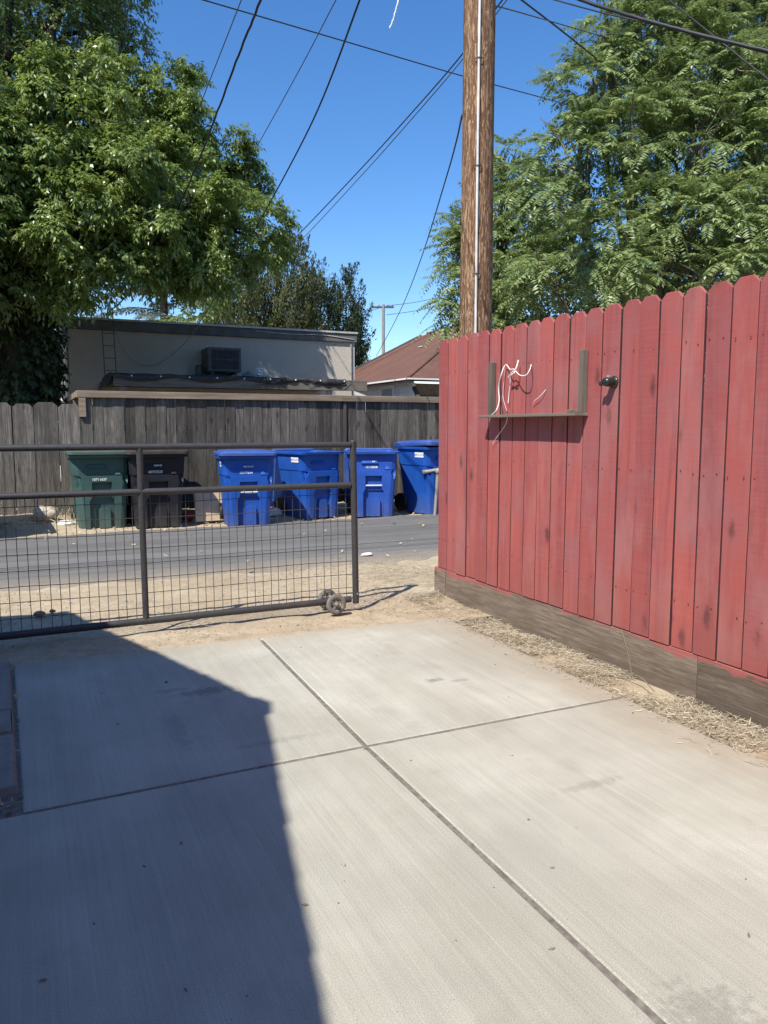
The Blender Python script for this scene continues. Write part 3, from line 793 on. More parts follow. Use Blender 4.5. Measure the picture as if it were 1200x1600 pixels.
# ------------------------------------------------------------------ pipe gate on wheels
GY = 5.19
ga = empty('pipe_gate', (2.15, GY, 0), 'dark steel pipe gate with wire mesh and a pair of small wheels', 'gate')
O = (2.15, GY, 0)
def gtube(name, a, c, r=.025, mat='gate'):
    bb = MB(O); bb.tube([a, c], r, 16); return bb.build(name, M[mat], ga)
gx0 = -2.35
gtube('top_rail', (gx0, GY, 1.227), (2.135, GY, 1.225), .0215)
gtube('middle_rail', (gx0, GY, .935), (2.135, GY, .932), .0215)
gtube('bottom_rail', (gx0, GY, .058), (2.135, GY, .082), .024)
bb = MB(O); bb.tube([(2.176, GY, .048), (2.158, GY, 1.248)], .0235, 16); bb.lathe([(.0, .012), (.014, .011), (.022, .006), (.0235, 0)], 16, (2.158, GY, 1.247)); bb.build('end_post', M['gate'], ga)
for xx in (.664, -.86, -2.33):
    gtube('upright', (xx+.003, GY, .07), (xx-.002, GY, 1.222), .0205)
wm = MB(O)
x = gx0+.03
while x < 2.14:
    xt = x + random.uniform(-.003, .003); yb_ = GY+.018
    lean = .006
    n_ = 5; pts = [(xt+lean*k/n_*-1+random.uniform(-.002, .002), yb_+random.uniform(-.002, .003), .06+(.945-.06)*k/n_) for k in range(n_+1)]
    wm.tube(pts, .0024, 5, False); x += .0575
z = .165
while z < .93:
    pts = []; xx = gx0
    while xx < 2.16:
        pts.append((xx, GY+.022+random.uniform(-.002, .002), z+random.uniform(-.003, .003)-.004*math.sin(xx*2.2))); xx += .23
    pts.append((2.16, GY+.022, z))
    wm.tube(pts, .0024, 5, False); z += .0995
o = wm.build('wire_mesh', M['wire_m'], ga)
def gate_wheel(yc, label):
    c = (1.985, yc, .0765)
    tyre = MB(O); tyre.lathe([(.054, -.013), (.069, -.014), (.074, -.009), (.0755, 0), (.074, .009), (.069, .014), (.054, .013), (.054, -.013)], 32, c, 'Y')
    rt = tyre.build('tyre', M['rubber'], None)
    root = MB(O)
    root.lathe([(.0535, -.013), (.046, -.013), (.044, -.006), (.044, .006), (.046, .013), (.0535, .013)], 32, c, 'Y')
    root.lathe([(0, -.024), (.016, -.024), (.018, -.018), (.018, .018), (.016, .024), (0, .024)], 16, c, 'Y')
    for k in range(5):
        a = k*2*math.pi/5+.4; dx, dz = math.cos(a), math.sin(a)
        root.bar((c[0]+dx*.014, yc, c[2]+dz*.014), (c[0]+dx*.047, yc, c[2]+dz*.047), .017, .011, (0, 1, 0))
    w = root.build('wheel', M['castmetal'], ga); rt.parent = w
    return w
gate_wheel(GY-.088, ''); gate_wheel(GY+.088, '')
bb = MB(O); bb.tube([(1.985, GY-.118, .0765), (1.985, GY+.118, .0765)], .0085, 10); bb.lathe([(0, -.004), (.014, -.004), (.014, .004), (0, .004)], 6, (1.985, GY-.116, .0765), 'Y'); bb.build('axle', M['castmetal'], ga)
bb = MB(O); bb.box(1.955, 2.015, GY-.031, GY+.031, .046, .1095); bb.build('axle_bracket', M['gate'], ga, .004, 1)

# ------------------------------------------------------------------ back fences
BY = 11.6
bf = empty('board_fence', (.72, BY, 0), 'long weathered grey board fence with a tan cap rail behind the bins', 'fence')
def plank(w, h, name, ear=0):
    b = MB(); hw = w/2
    if ear: poly = [(-hw, 0), (hw, 0), (hw, h-ear), (hw-ear, h), (-hw+ear, h), (-hw, h-ear)]
    else: poly = [(-hw, 0), (hw, 0), (hw, h), (-hw, h)]
    b.prism([(p[0], p[1]) for p in poly], 'Y', 0, .02); return b.mesh(name, .002, 1)
pl = [plank(.138, 1.655, 'plank'), plank(.134, 1.655, 'plank'), plank(.142, 1.655, 'plank')]
for m_ in pl: m_.materials.append(M['grey'])
x = .79; n = 0
while x < 11.5:
    p = bpy.data.objects.new('plank', pl[n % 3]); COL.objects.link(p); p.parent = bf
    p.location = (x-.72, random.uniform(-.006, .006), .145+random.uniform(-.01, .01)); p.rotation_euler = (0, random.uniform(-.006, .006), random.uniform(-.02, .02))
    x += .1425 + random.uniform(-.001, .004); n += 1
O2 = (.72, BY, 0)
for (xa, xb) in ((.66, 4.63), (4.634, 11.6)):
    b = MB((xa, BY, 1.77)); b.box(xa, xb, BY-.055, BY+.06, 1.766, 1.862)
    o = link('cap_rail', b.mesh('cap_rail', .004, 1), M['cap'], bf); o.location = (xa-.72, 0, 1.77)
for zz in (.5, 1.3):
    b = MB(O2); b.box(.72, 11.5, BY+.024, BY+.062, zz, zz+.09); b.build('back_rail', M['grey'], bf)
b = MB(O2); b.box(4.655, 4.70, BY-.03, BY-.010, .14, 1.764); b.build('dark_strip', M['darkroof'], bf)  # narrow dark strip down the boards near the cap joint
b = MB(O2); b.box(.685, .775, BY-.05, BY-.008, 1.50, 1.765); b.build('corner_block', M['cap'], bf)
b = MB(O2); b.box(.66, .76, BY+.061, 15.2, 1.78, 1.86); b.build('side_cap', M['capY'], bf)
for yy in (12.6, 13.8, 15.1):
    b = MB(O2); b.box(.67, .75, yy-.045, yy+.045, -.1, 1.778); b.build('post', M['cap'], bf)
b = MB(O2); b.box(.69, .73, BY+.07, 15.1, 1.48, 1.56); b.build('side_rail', M['capY'], bf)

wf = empty('wide_board_fence', (.60, BY-.02, 0), 'lower grey fence of wide dog-eared boards at the far left', 'fence')
x = .655; n = 0
pw = [plank(.275, 1.56, 'wide_plank', .05), plank(.30, 1.57, 'wide_plank', .055), plank(.255, 1.565, 'wide_plank', .05)]
for m_ in pw: m_.materials.append(M['grey'])
wid = [.275, .30, .255]
x = .69
for n in range(10):
    w = wid[n % 3]; x -= w/2
    p = bpy.data.objects.new('wide_plank', pw[n % 3]); COL.objects.link(p); p.parent = wf
    p.location = (x-.60, 0, .115+random.uniform(-.012, .012)); p.rotation_euler = (0, random.uniform(-.006, .006), random.uniform(-.01, .01))
    x -= w/2 + .008
b = MB((.60, BY-.02, 0)); b.box(-2.2, .66, BY+.01, BY+.05, .5, .6); b.build('back_rail', M['grey'], wf)
b = MB((.60, BY-.02, 0)); b.box(-2.2, .66, BY+.01, BY+.05, 1.3, 1.4); b.build('back_rail', M['grey'], wf)

# ------------------------------------------------------------------ wheelie bins
def ring(z, off=0.0, plain=False):
    """cart outline at height z: recessed front centre, pocketed corners"""
    t = z/.985
    w = .298+.062*t + (.010 if z > .7105 else 0) + off
    yf = -(.345+.045*t) - off*2.2 if z < .7005 else -(.318+.03*(z-.7)) - max(off, 0)*2.4 + (0 if off >= 0 else -off)
    yb = .28+.125*t + off
    r = .085
    hw = .118 if z > .42 else (.118+.032*min(1, (.42-z)/.05))
    rec = 0 if (plain or z > .6205) else .065
    h = .082*max(0, min(1, (z-.555)/.14)) if (z < .7005 and not plain) else 0
    nd = .05 if h > 0.001 else 0
    pts = []
    def corner(cx, cy, a0, notch):
        hh = h/r; span = math.pi/4
        hh = min(hh, span*.97)
        ss = [-1, -.86] + [-min(hh/span+.012, .999), -hh/span, -hh/span*.5, 0, hh/span*.5, hh/span, min(hh/span+.012, .999)] + [.86, 1]
        ss = sorted(ss)
        for s_ in ss:
            a = a0 + s_*span; rr = r
            if notch and nd and abs(s_)*span <= hh+1e-6: rr = r-nd
            pts.append((cx+rr*math.cos(a), cy+rr*math.sin(a), z))
    xs_ = [-hw-.05, -hw-.008, -hw, -hw*.5, 0, hw*.5, hw, hw+.008, hw+.05]
    for q in xs_:
        pts.append((q, yf+(rec if abs(q) <= hw+1e-6 else 0), z))
    corner(w-r, yf+r, -math.pi/4, True)
    for q in (.33, .66): pts.append((w, yf+r+(yb-yf-2*r)*q, z))
    corner(w-r, yb-r, math.pi/4, False)
    for q in (.33, .66): pts.append((w-r-(2*w-2*r)*q, yb, z))
    corner(-w+r, yb-r, 3*math.pi/4, False)
    for q in (.33, .66): pts.append((-w, yb-r-(yb-yf-2*r)*q, z))
    corner(-w+r, yf+r, 5*math.pi/4, True)
    return pts
def loft(mb, rings, cap0=True, cap1=True, smooth=False):
    n = len(rings[0]); vs = [p for r_ in rings for p in r_]; fs = []
    for i2 in range(len(rings)-1):
        for k in range(n): fs.append((i2*n+k, i2*n+(k+1) % n, (i2+1)*n+(k+1) % n, (i2+1)*n+k))
    if cap0: fs.append(tuple(reversed(range(n))))
    if cap1: fs.append(tuple(range((len(rings)-1)*n, len(rings)*n)))
    mb.add(vs, fs, smooth)
def rrect(w, y0, y1, r, z, n=6):
    pts = []
    for (cx, cy, a0) in ((w-r, y0+r, -90), (w-r, y1-r, 0), (-w+r, y1-r, 90), (-w+r, y0+r, 180)):
        for k in range(n+1):
            a = R(a0+90*k/n); pts.append((cx+r*math.cos(a), cy+r*math.sin(a), z))
    return pts
def bin_meshes():
    b = MB()
    zs = [0, .02, .1, .2, .3, .37, .42, .421, .5, .555, .58, .60, .62, .621, .64, .66, .68, .6995, .7006, .712, .76, .82, .9, .945]
    rings = [ring(z) for z in zs] + [ring(.946, .03), ring(.978, .032), ring(.982, .026), ring(.982, -.014, True), ring(.94, -.02, True), ring(.40, -.02, True)]
    loft(b, rings)
    # pedestal at the foot of the recess, label plaques
    b.prism([(-.045, .003), (.10, .003), (.10, .25), (.085, .275), (-.03, .275), (-.045, .25)], 'Y', -.325, -.275)
    body = b.mesh('body')
    pl = MB()
    def plaque(x0, x1, z0, z1, yf):
        pl.add([(x0, yf, z0), (x1, yf, z0), (x1-.03, yf, z1), (x0+.03, yf, z1), (x0+.008, yf-.026, z0+.002), (x1-.008, yf-.026, z0+.002), (x1-.034, yf-.006, z1-.006), (x0+.034, yf-.006, z1-.006)],
               [(4, 5, 6, 7), (0, 1, 5, 4), (1, 2, 6, 5), (2, 3, 7, 6), (3, 0, 4, 7)])
    plaque(-.19, .075, .805, .86, -.324); plq = pl.mesh('label_plaque')
    pl = MB(); plaque(.165, .255, .715, .76, -.322); plq2 = pl.mesh('small_plaque')
    l = MB()                                             # lid, hinge axis along X at the origin, reaching to -Y
    w = .408; y0 = -.885; y1 = .012
    loft(l, [rrect(w, y0, y1, .07, -.012), rrect(w, y0, y1, .07, .022), rrect(w-.012, y0+.012, y1-.012, .065, .034), rrect(w-.05, y0+.05, y1-.05, .05, .036), rrect(w-.062, y0+.062, y1-.06, .05, .052), rrect(w-.2, y0+.2, y1-.2, .05, .064)])
    lid = l.mesh('lid')
    wh = MB(); wh.lathe([(0, -.028), (.05, -.03), (.06, -.02), (.115, -.02), (.128, -.03), (.138, -.022), (.138, .022), (.128, .03), (.115, .02), (.06, .02), (.05, .03), (0, .028)], 24, (0, 0, 0), 'X')
    whe = wh.mesh('wheel')
    br = MB(); br.tube([(-.135, -.345, .472), (.135, -.345, .472)], .0125, 10); bar = br.mesh('catch_bar')
    ax = MB(); ax.tube([(-.335, .30, .138), (.335, .30, .138)], .012, 8); axle = ax.mesh('axle')
    hd = MB(); hd.tube([(-.26, .42, .955), (-.26, .475, .965), (.26, .475, .965), (.26, .42, .955)], .016, 8); handle = hd.mesh('handle')
    return dict(body=body, label_plaque=plq, small_plaque=plq2, lid=lid, wheel=whe, catch_bar=bar, axle=axle, handle=handle)
BM = bin_meshes()
def text_mesh(s, size, thick=.0006):
    cu = bpy.data.curves.new('lettering', 'FONT'); cu.body = s; cu.size = size; cu.align_x = 'CENTER'; cu.align_y = 'CENTER'; cu.extrude = thick; cu.offset = size*.012
    o = bpy.data.objects.new('lettering', cu); COL.objects.link(o)
    me = bpy.data.meshes.new_from_object(o.evaluated_get(bpy.context.evaluated_depsgraph_get()))
    bpy.data.objects.remove(o); bpy.data.curves.remove(cu); return me
def wheelie_bin(x, y, yaw, mat, label, open_lid=False, number=None, sticker=None, plaque=None, s=1.0, lidtilt=0, numz=.745):
    """x, y: middle of the front edge on the ground"""
    c = Vector((x, y, .0)) + Matrix.Rotation(R(yaw), 3, 'Z') @ Vector((0, .36*s, 0))
    root = empty('wheelie_bin', (c.x, c.y, .012), label, 'bin', 'wheelie bins along the back fence', R(yaw)); root.scale = (s, s, s)
    def part(name, me, m, loc=(0, 0, 0), rot=(0, 0, 0), parent=None):
        me2 = me.copy(); me2.materials.clear(); me2.materials.append(m)
        o = bpy.data.objects.new(name, me2); COL.objects.link(o); o.parent = parent or root; o.location = loc; o.rotation_euler = rot
        return o
    body = part('body', BM['body'], mat); part('label_plaque', BM['label_plaque'], mat); part('small_plaque', BM['small_plaque'], mat)
    part('lid', BM['lid'], mat, (0, .44, 1.0), (R(-263) if open_lid else R(lidtilt), 0, 0))
    part('catch_bar', BM['catch_bar'], M['bar']); part('axle', BM['axle'], M['gate']); part('handle', BM['handle'], mat)
    for sx in (-1, 1): part('wheel', BM['wheel'], M['cable'], (sx*.33, .30, .138))
    if number:
        t = text_mesh(number, .046); part('number', t, M['ink'], (-.03, -.322 if numz > .7 else -.3775, numz), (R(90-2.5), 0, 0))
    if plaque:
        t = text_mesh(plaque, .034); part('plaque_lettering', t, M['ink'], (.0, -.349, .832), (R(90-22), 0, 0))
    if sticker:
        sb = MB(); sb.box(-.0008, 0, -.10, .10, -.036, .036); st = part('sticker', sb.mesh('sticker'), M['sticker'], (-.3665, -.17, .865), (0, R(-3.4), 0))
        t = text_mesh(sticker, .047); part('sticker_lettering', t, M['inkdark'], (-.0016, 0, 0), (R(90), 0, R(-90)), st)
    return root
G = lambda px, py: at_z(px, py, .012)
p = G(162, 826); wheelie_bin(p.x, p.y, 1, M['green'], 'dark green wheelie bin with a white number at the left end of the row', number='10711637', plaque=None, s=1.0, numz=.655)
p = G(250, 824); wheelie_bin(p.x, p.y, -1.5, M['black'], 'charcoal wheelie bin with a white number standing right beside the green one', number='60737533', plaque='IDRIVE', s=1.0)
p = G(390, 821); wheelie_bin(p.x, p.y, -7, M['blue'], 'blue wheelie bin with closed lid and white number in front of the cardboard', number='12177634', sticker='BRCLOTS', s=.97, plaque='RECYCLE')
p = G(505, 809); wheelie_bin(p.x, p.y, 14, M['blue'], 'open blue wheelie bin turned away with its lid hanging behind and a white side sticker', open_lid=True, sticker='BRCLOTS', s=1.0)
p = G(584, 807.5); wheelie_bin(p.x, p.y, -19, M['blue2'], 'open blue wheelie bin facing the driveway, just right of the gate post', open_lid=True, number='12118308', plaque='LA')
p = G(697, 802); wheelie_bin(p.x, p.y, 12, M['blue'], 'tall blue wheelie bin with closed lid half hidden by the red fence', sticker='BRCLOTS', s=1.06, lidtilt=-2)
wheelie_bin(-.77, 10.30, 0, M['greybin'], 'pale grey wheelie bin cut off by the left edge of the photo')

# ------------------------------------------------------------------ rubbish along the alley
b = MB(); b.box(-.30, .30, -.012, 0, 0, .42); b.box(.29, .30, -.012, .16, .0, .40)
p = at_z(322, 812, .02); o = b.build('cardboard_sheet', M['card'], None, .002, 1); o.location = (p.x+.10, 10.86, .03); o.rotation_euler = (R(-16), 0, R(4))
tag(o, 'tan cardboard sheet leaning on the fence between the charcoal and blue bins', 'cardboard')
def lump(name, c, r, sq, mat, label, cat, seed=0, n=3, amp=.35, group=None):
    bm = bmesh.new(); bmesh.ops.create_icosphere(bm, subdivisions=n, radius=r); rr = random.Random(seed)
    import mathutils
    for v in bm.verts:
        k = mathutils.noise.noise(v.co*(2.2/r)+Vector((seed*3.1, 0, 0)))*amp + mathutils.noise.noise(v.co*(6/r))*amp*.4
        v.co *= 1+k; v.co.x *= sq[0]; v.co.y *= sq[1]; v.co.z *= sq[2]
    me = bpy.data.meshes.new(name); bm.to_mesh(me); bm.free()
    o = link(name, me, mat, None, c, smooth=True); return tag(o, label, cat, group)
p = at_y(72, 806, 11.2); lump('rock', (p.x, 11.2, .20), .13, (1.25, 1, .8), M['rock'], 'pale lumpy rock in the dry litter below the wide fence boards', 'rock', 3)
p = at_z(100, 822, .05); lump('paper_bag', (p.x+.02, p.y+.15, .07), .11, (1.5, 1, .35), M['paper'], 'crumpled white paper bag on the litter left of the green bin', 'trash', 5, 3, .5)
p = at_z(298, 812, .05); o = lump('plastic_tub', (p.x, p.y+.2, .07), .10, (.9, .8, .75), M['redplastic'], 'red plastic scrap lying behind the charcoal bin', 'trash', 9, 3, .2)
b = MB(); b.box(-.22, .22, -.05, .05, 0, .05); b.box(-.2, .2, -.04, .06, .051, .09); o = b.build('wood_scrap', M['cap'], None, .003, 1); o.location = (p.x+.05, p.y+.42, .06); o.rotation_euler = (.05, .08, .2); tag(o, 'short stacked offcuts of reddish wood behind the red plastic scrap', 'wood')
p = at_z(432, 803, .05); lump('trash_heap', (p.x, p.y+.1, .06), .12, (1.3, .9, .5), M['paper'], 'crumpled pale wrapper on the ground between the second and third blue bins', 'trash', 12, 3, .6)
p = at_z(430, 795, .1); lump('brick_lump', (p.x-.08, p.y+.25, .09), .1, (1.6, .9, .6), simple('brick_red', (.26, .11, .07), .9, scale=20), 'reddish brown lump beside the fence right of the closed blue bin', 'rubble', 15, 3, .3)
p = at_z(62, 962); lump('dirt_clod', (p.x, p.y, .012), .030, (1.3, 1, .7), M['clod'], 'larger dark dirt clod in the shade behind the gate mesh', 'clod', 21, 3)
p = at_z(82, 957); lump('dirt_clod', (p.x, p.y, .010), .019, (1.1, 1, .7), M['clod'], 'smaller dark dirt clod right of the larger one', 'clod', 22, 3)
p = at_z(574, 868.5, .012); lump('pale_wrapper', (p.x, p.y, .03), .05, (1.3, .8, .3), M['paper'], 'small pale wrapper on the asphalt right of the gate post', 'trash', 25, 2, .5)
# weathered standpipe at the end of the red fence
p = at_z(679, 806, 0)
sp = empty('standpipe', (p.x, p.y, 0), 'weathered pale standpipe with a side valve at the end of the red fence', 'pipe')
tp = at_d(682, 736, (p-Vector((0, 0, CAM_H))).dot(_F)); hp = at_d(660, 738, (p-Vector((0, 0, CAM_H))).dot(_F)); ep = at_d(700, 731, (p-Vector((0, 0, CAM_H))).dot(_F))
b = MB(sp.location); b.tube([(p.x, p.y, -.05), (p.x+.03, p.y, .35), (p.x+.05, p.y, tp.z)], .024, 12); b.build('riser', M['rust'], sp)
b = MB(sp.location); b.tube([hp, (hp+tp)/2+Vector((0, 0, .006)), ep], [.036, .026, .028], 12); b.build('cross_pipe', M['rust'], sp)
b = MB(sp.location); b.lathe([(0, -.04), (.038, -.036), (.042, 0), (.038, .04), (0, .044)], 12, (p.x+.052, p.y, tp.z)); b.build('valve_body', M['rust'], sp)

# dry bits on the slab and twigs at the kick board
for (px, py, s_) in ((283, 1318, .012), (225, 1355, .008), (184, 1132, .012), (570, 1170, .014), (790, 1023, .013), (1170, 1463, .010), (863, 1357, .008), (862, 1484, .010), (476, 1415, .012), (67, 1533, .012), (147, 1445, .007), (290, 1548, .007)):
    p = at_z(px, py); l = s_*1.0
    b = MB(); b.add([(-l, 0, .002), (0, -l*.45, .003), (l, l*.1, .006), (0, l*.4, .004), (-l*.1, 0, .007)], [(0, 1, 4), (1, 2, 4), (2, 3, 4), (3, 0, 4)])
    o = b.build('dry_leaf', M['clod']); o.location = (p.x, p.y, .0); o.rotation_euler = (0, 0, random.uniform(0, 6)); tag(o, 'tiny dark dry leaf crumb lying on the concrete driveway', 'leaf', 'leaf crumbs on the driveway')
tw = [at_x(989, 1062, FX-.03), at_x(983, 1030, FX-.025), at_x(977, 1005, FX-.02), at_x(971, 984, FX-.008)]
cable('dry_twig', tw, .0028, M['straw'], 'thin dry stalk standing upright against the kick board', 'twig')
p0 = at_z(972, 1052, .01); p1 = at_z(1000, 1064, .02); p2 = at_z(1022, 1080, .012)
cable('dry_twig', [p0, p1+Vector((0, 0, .02)), p2], .003, M['straw'], 'bent dry twig lying on the straw at the foot of the upright stalk', 'twig')

# ------------------------------------------------------------------ flat roofed building beyond the fence
WY = 17.0
bx0, bx1, bz = .86, 7.12, 3.55
O3 = (4.0, WY, 0)
bd = empty('flat_roofed_building', O3, 'single storey tan stucco building with flat roof and dark parapet band', 'building')
b = MB(O3); b.box(bx0, bx1, WY, WY+9, -.1, bz-.22); b.build('wall', M['stucco'], bd)
b = MB(O3); b.box(bx0-.03, bx1+.04, WY-.05, WY+9.05, bz-.215, bz-.02); b.build('parapet_band', M['parapet'], bd, .006, 1)
b = MB(O3); b.box(bx0-.05, bx1+.06, WY-.075, WY+9.08, bz-.018, bz+.022)
b.tube(catmull([(bx1-2.4, WY-.06, bz-.07), (bx1-1.6, WY-.06, bz-.10), (bx1-.8, WY-.06, bz-.085), (bx1-.05, WY-.06, bz-.15)], 5), .008, 5)
b.build('roof_edge', M['flash'], bd)
b = MB(O3); b.box(bx0-.045, bx0-.004, WY+4.0, WY+5.2, .1, bz-.5); b.build('white_corner_board', M['whitetrim'], bd)
b = MB(O3); b.tube([(bx1-.10, WY-.03, 1.2), (bx1-.10, WY-.03, bz-.26)], .016, 8); b.build('wall_pipe', M['palecable'], bd)
# patio cover in front
py0, py1 = 14.2, 16.985
px0, px1 = 1.42, 6.22
pc = empty('patio_cover', (3.8, 15.5, 0), 'low patio roof with brown fascia and sagging black tarp in front of the tan building', 'patio roof')
O4 = (3.8, 15.5, 0)
b = MB(O4); b.box(px0+.04, px1-.03, py0+.05, py1, 2.19, 2.27); b.build('deck', M['darkroof'], pc)
b = MB(O4); b.box(px0, px1, py0, py0+.045, 2.07, 2.275); b.build('fascia', M['fascia'], pc, .003, 1)
b = MB(O4); b.box(px0, px0+.04, py0+.047, py1, 2.10, 2.268); b.build('side_fascia', M['fascia'], pc, .003, 1)
tb = MB(O4); n = 70; top = []; bot = []
for k in range(n+1):
    x = px0-.02+(px1-.45-px0)*k/n; ph = (k*1.0/n)*7.3
    dr_ = .05+.075*abs(math.sin(ph*math.pi*.5+.3))**1.5 + random.uniform(-.006, .006)
    yy = py0-.012-.012*math.sin(k*1.7)
    top.append((x, yy, 2.292+.006*math.sin(k*.9))); bot.append((x, yy-.012, 2.285-dr_))
bk = [(p_[0], py0+.55, 2.30+.01*math.sin(i_*1.1)) for i_, p_ in enumerate(top)]
tb.add(bk+top+bot, [(a_+k, a_+k+1, a_+k+n+2, a_+k+n+1) for a_ in (0, n+1) for k in range(n)], True)
me = tb.mesh('tarp'); o = link('tarp', me, M['tarp'], pc); sm = o.modifiers.new('thick', 'SOLIDIFY'); sm.thickness = .006
# tarp draped down the left corner
b = MB(O4); b.add([(px0-.03, py0-.02, 2.31), (px0-.05, py0+.6, 2.31), (px0-.05, py0+1.5, 2.29), (px0-.14, py0+1.6, 2.05), (px0-.10, py0+.7, 2.08), (px0-.06, py0-.03, 2.14)], [(0, 1, 4, 5), (1, 2, 3, 4)])
o = link('tarp_flap', b.mesh('tarp_flap'), M['tarp'], pc); sm = o.modifiers.new('thick', 'SOLIDIFY'); sm.thickness = .006
for xx in (px0+.15, 5.45):
    b = MB(O4); b.box(xx-.05, xx+.05, py0+.06, py0+.16, -.1, 2.188); b.build('post', M['fascia'] if xx < 3 else M['stucco'], pc)
b = MB(O4)
for k in range(9):
    xx = px0+.3+k*.5; b.lathe([(0, -.012), (.014, -.008), (.016, .004)], 8, (xx, py0-.03, 2.25), 'Y')
o = b.build('tarp_buttons', M['ink'], pc)
b = MB(O4)
for k in range(6):
    xx = px0+.6+k*.72; w_ = random.uniform(.15, .35)
    b.tube(catmull([(xx, py0-.034, 2.25), (xx+w_*.3, py0-.036, 2.2+random.uniform(-.03, .03)), (xx+w_, py0-.034, 2.275)], 5), .004, 4)
b.build('string_lights_wire', M['cablegrey'], pc)

# swamp cooler, vents, ladder, cable on the building
cx0, cx1, cy0, cz0, cz1 = 3.52, 4.22, 16.3, 2.52, 3.02
ac = empty('window_cooler', (3.87, 16.6, cz0), 'dark box window cooler with a slatted grille on the tan building', 'air cooler')
O5 = (3.87, 16.6, cz0)
b = MB(O5); b.box(cx0, cx1, cy0, WY-.002, cz0, cz1); b.build('case', M['darkmetal'], ac, .012, 2)
b = MB(O5)
b.box(cx0+.07, cx1-.05, cy0-.006, cy0-.002, cz0+.05, cz1-.05); b.build('grille_back', M['coolgrille'], ac)
b = MB(O5)
for k in range(12): b.box(cx0+.08+k*.047, cx0+.088+k*.047, cy0-.02, cy0-.007, cz0+.055, cz1-.055)
b.box(cx0+.07, cx1-.05, cy0-.024, cy0-.0205, .5*(cz0+cz1)-.01, .5*(cz0+cz1)+.01); b.build('grille_bars', M['darkmetal'], ac)
b = MB(O5)
for xx in (cx0+.1, cx1-.1):
    b = MB(O5); b.bar((xx, WY-.004, cz0-.02), (xx, cy0+.05, cz0-.02), .04, .038); b.bar((xx, cy0+.08, cz0-.03), (xx, cy0+.08, 2.272), .035, .035); b.build('bracket', M['darkmetal'], ac)
b = MB((3.35, 16.6, 2.27)); b.lathe([(0, 0), (.085, 0), (.085, .36), (.06, .40), (0, .41)], 20, (3.40, 16.65, 2.27)); o = b.build('gas_cylinder', M['darkmetal']); o.location = (3.35, 16.6, 2.27); tag(o, 'slim dark cylinder standing on the patio roof left of the cooler', 'cylinder')
vt = at_y(406, 585, 15.3)
b = MB((vt.x, 15.3, 2.26)); ZV = 2.31; prof = [(0, 0)] + [(.045, .0), (.045, .07)]
for k in range(3): prof += [(.045, .08+k*.055), (.075, .085+k*.055), (.068, .115+k*.055), (.045, .12+k*.055)]
prof += [(0, .245)]
b.lathe([(0, -.06), (.045, -.06)]+prof[1:], 18, (vt.x, 15.3, ZV)); o = b.build('vent_pipe', M['whitemetal']); o.location = (vt.x, 15.3, 2.26); tag(o, 'small white ringed vent pipe on the patio roof', 'vent')
vt = at_y(388, 583, 15.3)
b = MB((vt.x, 15.3, 2.26)); b.lathe([(0, -.06), (.06, -.06), (.06, .04), (.14, .045), (.145, .06), (.09, .11), (.03, .13), (.028, .15), (0, .155)], 20, (vt.x, 15.3, 2.32)); o = b.build('dome_vent', simple('grey_vent_metal', (.17, .20, .21), .5, .3)); o.location = (vt.x, 15.3, 2.26); tag(o, 'grey mushroom vent cap on the patio roof between cooler and white pipe', 'vent')
la = empty('ladder', (1.60, 16.85, 2.28), 'thin metal ladder standing against the left end of the tan building', 'ladder')
O6 = (1.60, 16.85, 2.28)
for xx in (1.50, 1.72):
    b = MB(O6); b.bar((xx, 16.6, 2.28), (xx, 16.90, 3.78), .016, .02); b.build('rail', M['darkmetal'], la)
for k in range(6):
    z = 2.5+k*.25; b = MB(O6); yy = 16.6+.3*(z-2.28)/1.5; b.tube([(1.512, yy, z), (1.708, yy, z)], .008, 6); b.build('rung', M['darkmetal'], la)
cable('roof_cable', [at_y(180, 512, 16.9), at_y(190, 540, 16.93), at_y(207, 563, 16.95), at_y(230, 571, 16.95), at_y(258, 562, 16.95), at_y(284, 541, 16.95), at_y(302, 520, 16.93), at_y(313, 501, 16.9)], .007, M['palecable'], 'grey cable sagging in a loop across the shaded tan wall', 'cable')

# ------------------------------------------------------------------ brown roofed house
hx0, hy0 = 10.05, 20.0
hxr, hze, hzr = 14.6, 2.78, 5.05
hyf = 27.4
hs = empty('brown_roof_house', (12.0, 23.5, 0), 'old white sided house with a brown shingled hip roof beyond the fence', 'house')
O7 = (12.0, 23.5, 0)
ov = .32
b = MB(O7); b.box(hx0+ov, 18.6, hy0+2.2, hyf-.3, -.1, hze-.02); b.build('wall', M['siding'], hs)
b = MB(O7)
z = .1
while z < hze-.1:                                          # lapped boards on the side that faces the alley
    b.prism([(hx0+ov-.034, z), (hx0+ov-.002, z), (hx0+ov-.002, z+.125), (hx0+ov-.004, z+.125)], 'Y', hy0+.5, hyf-.3); z += .128
b.build('lap_siding', M['siding'], hs)
b = MB(O7); b.box(hx0+ov, hx0+ov+.12, hy0+.5, hy0+2.198, -.1, hze-.02); b.build('side_wing', M['siding'], hs)
wy = at_x(605, 612, hx0+ov-.03)
win = MB(O7); wyc = wy.y
win.box(hx0+ov-.05, hx0+ov-.02, wyc-.50, wyc-.40, 1.2, 2.55); win.box(hx0+ov-.05, hx0+ov-.02, wyc+.40, wyc+.50, 1.2, 2.55); win.box(hx0+ov-.052, hx0+ov-.019, wyc-.53, wyc+.53, 2.552, 2.66); win.box(hx0+ov-.06, hx0+ov-.019, wyc-.53, wyc+.53, 1.1, 1.198)
wf_ = win.build('window', M['whitetrim'], hs)
b = MB(O7); b.box(hx0+ov-.035, hx0+ov-.021, wyc-.398, wyc+.398, 1.2, 2.55); o = b.build('pane', M['shade'], wf_)
b = MB(O7); b.box(hx0+ov+.3, 18.4, hy0+2.12, hy0+2.195, -.1, hze-.03); b.build('porch_back_wall', M['porch'], hs)
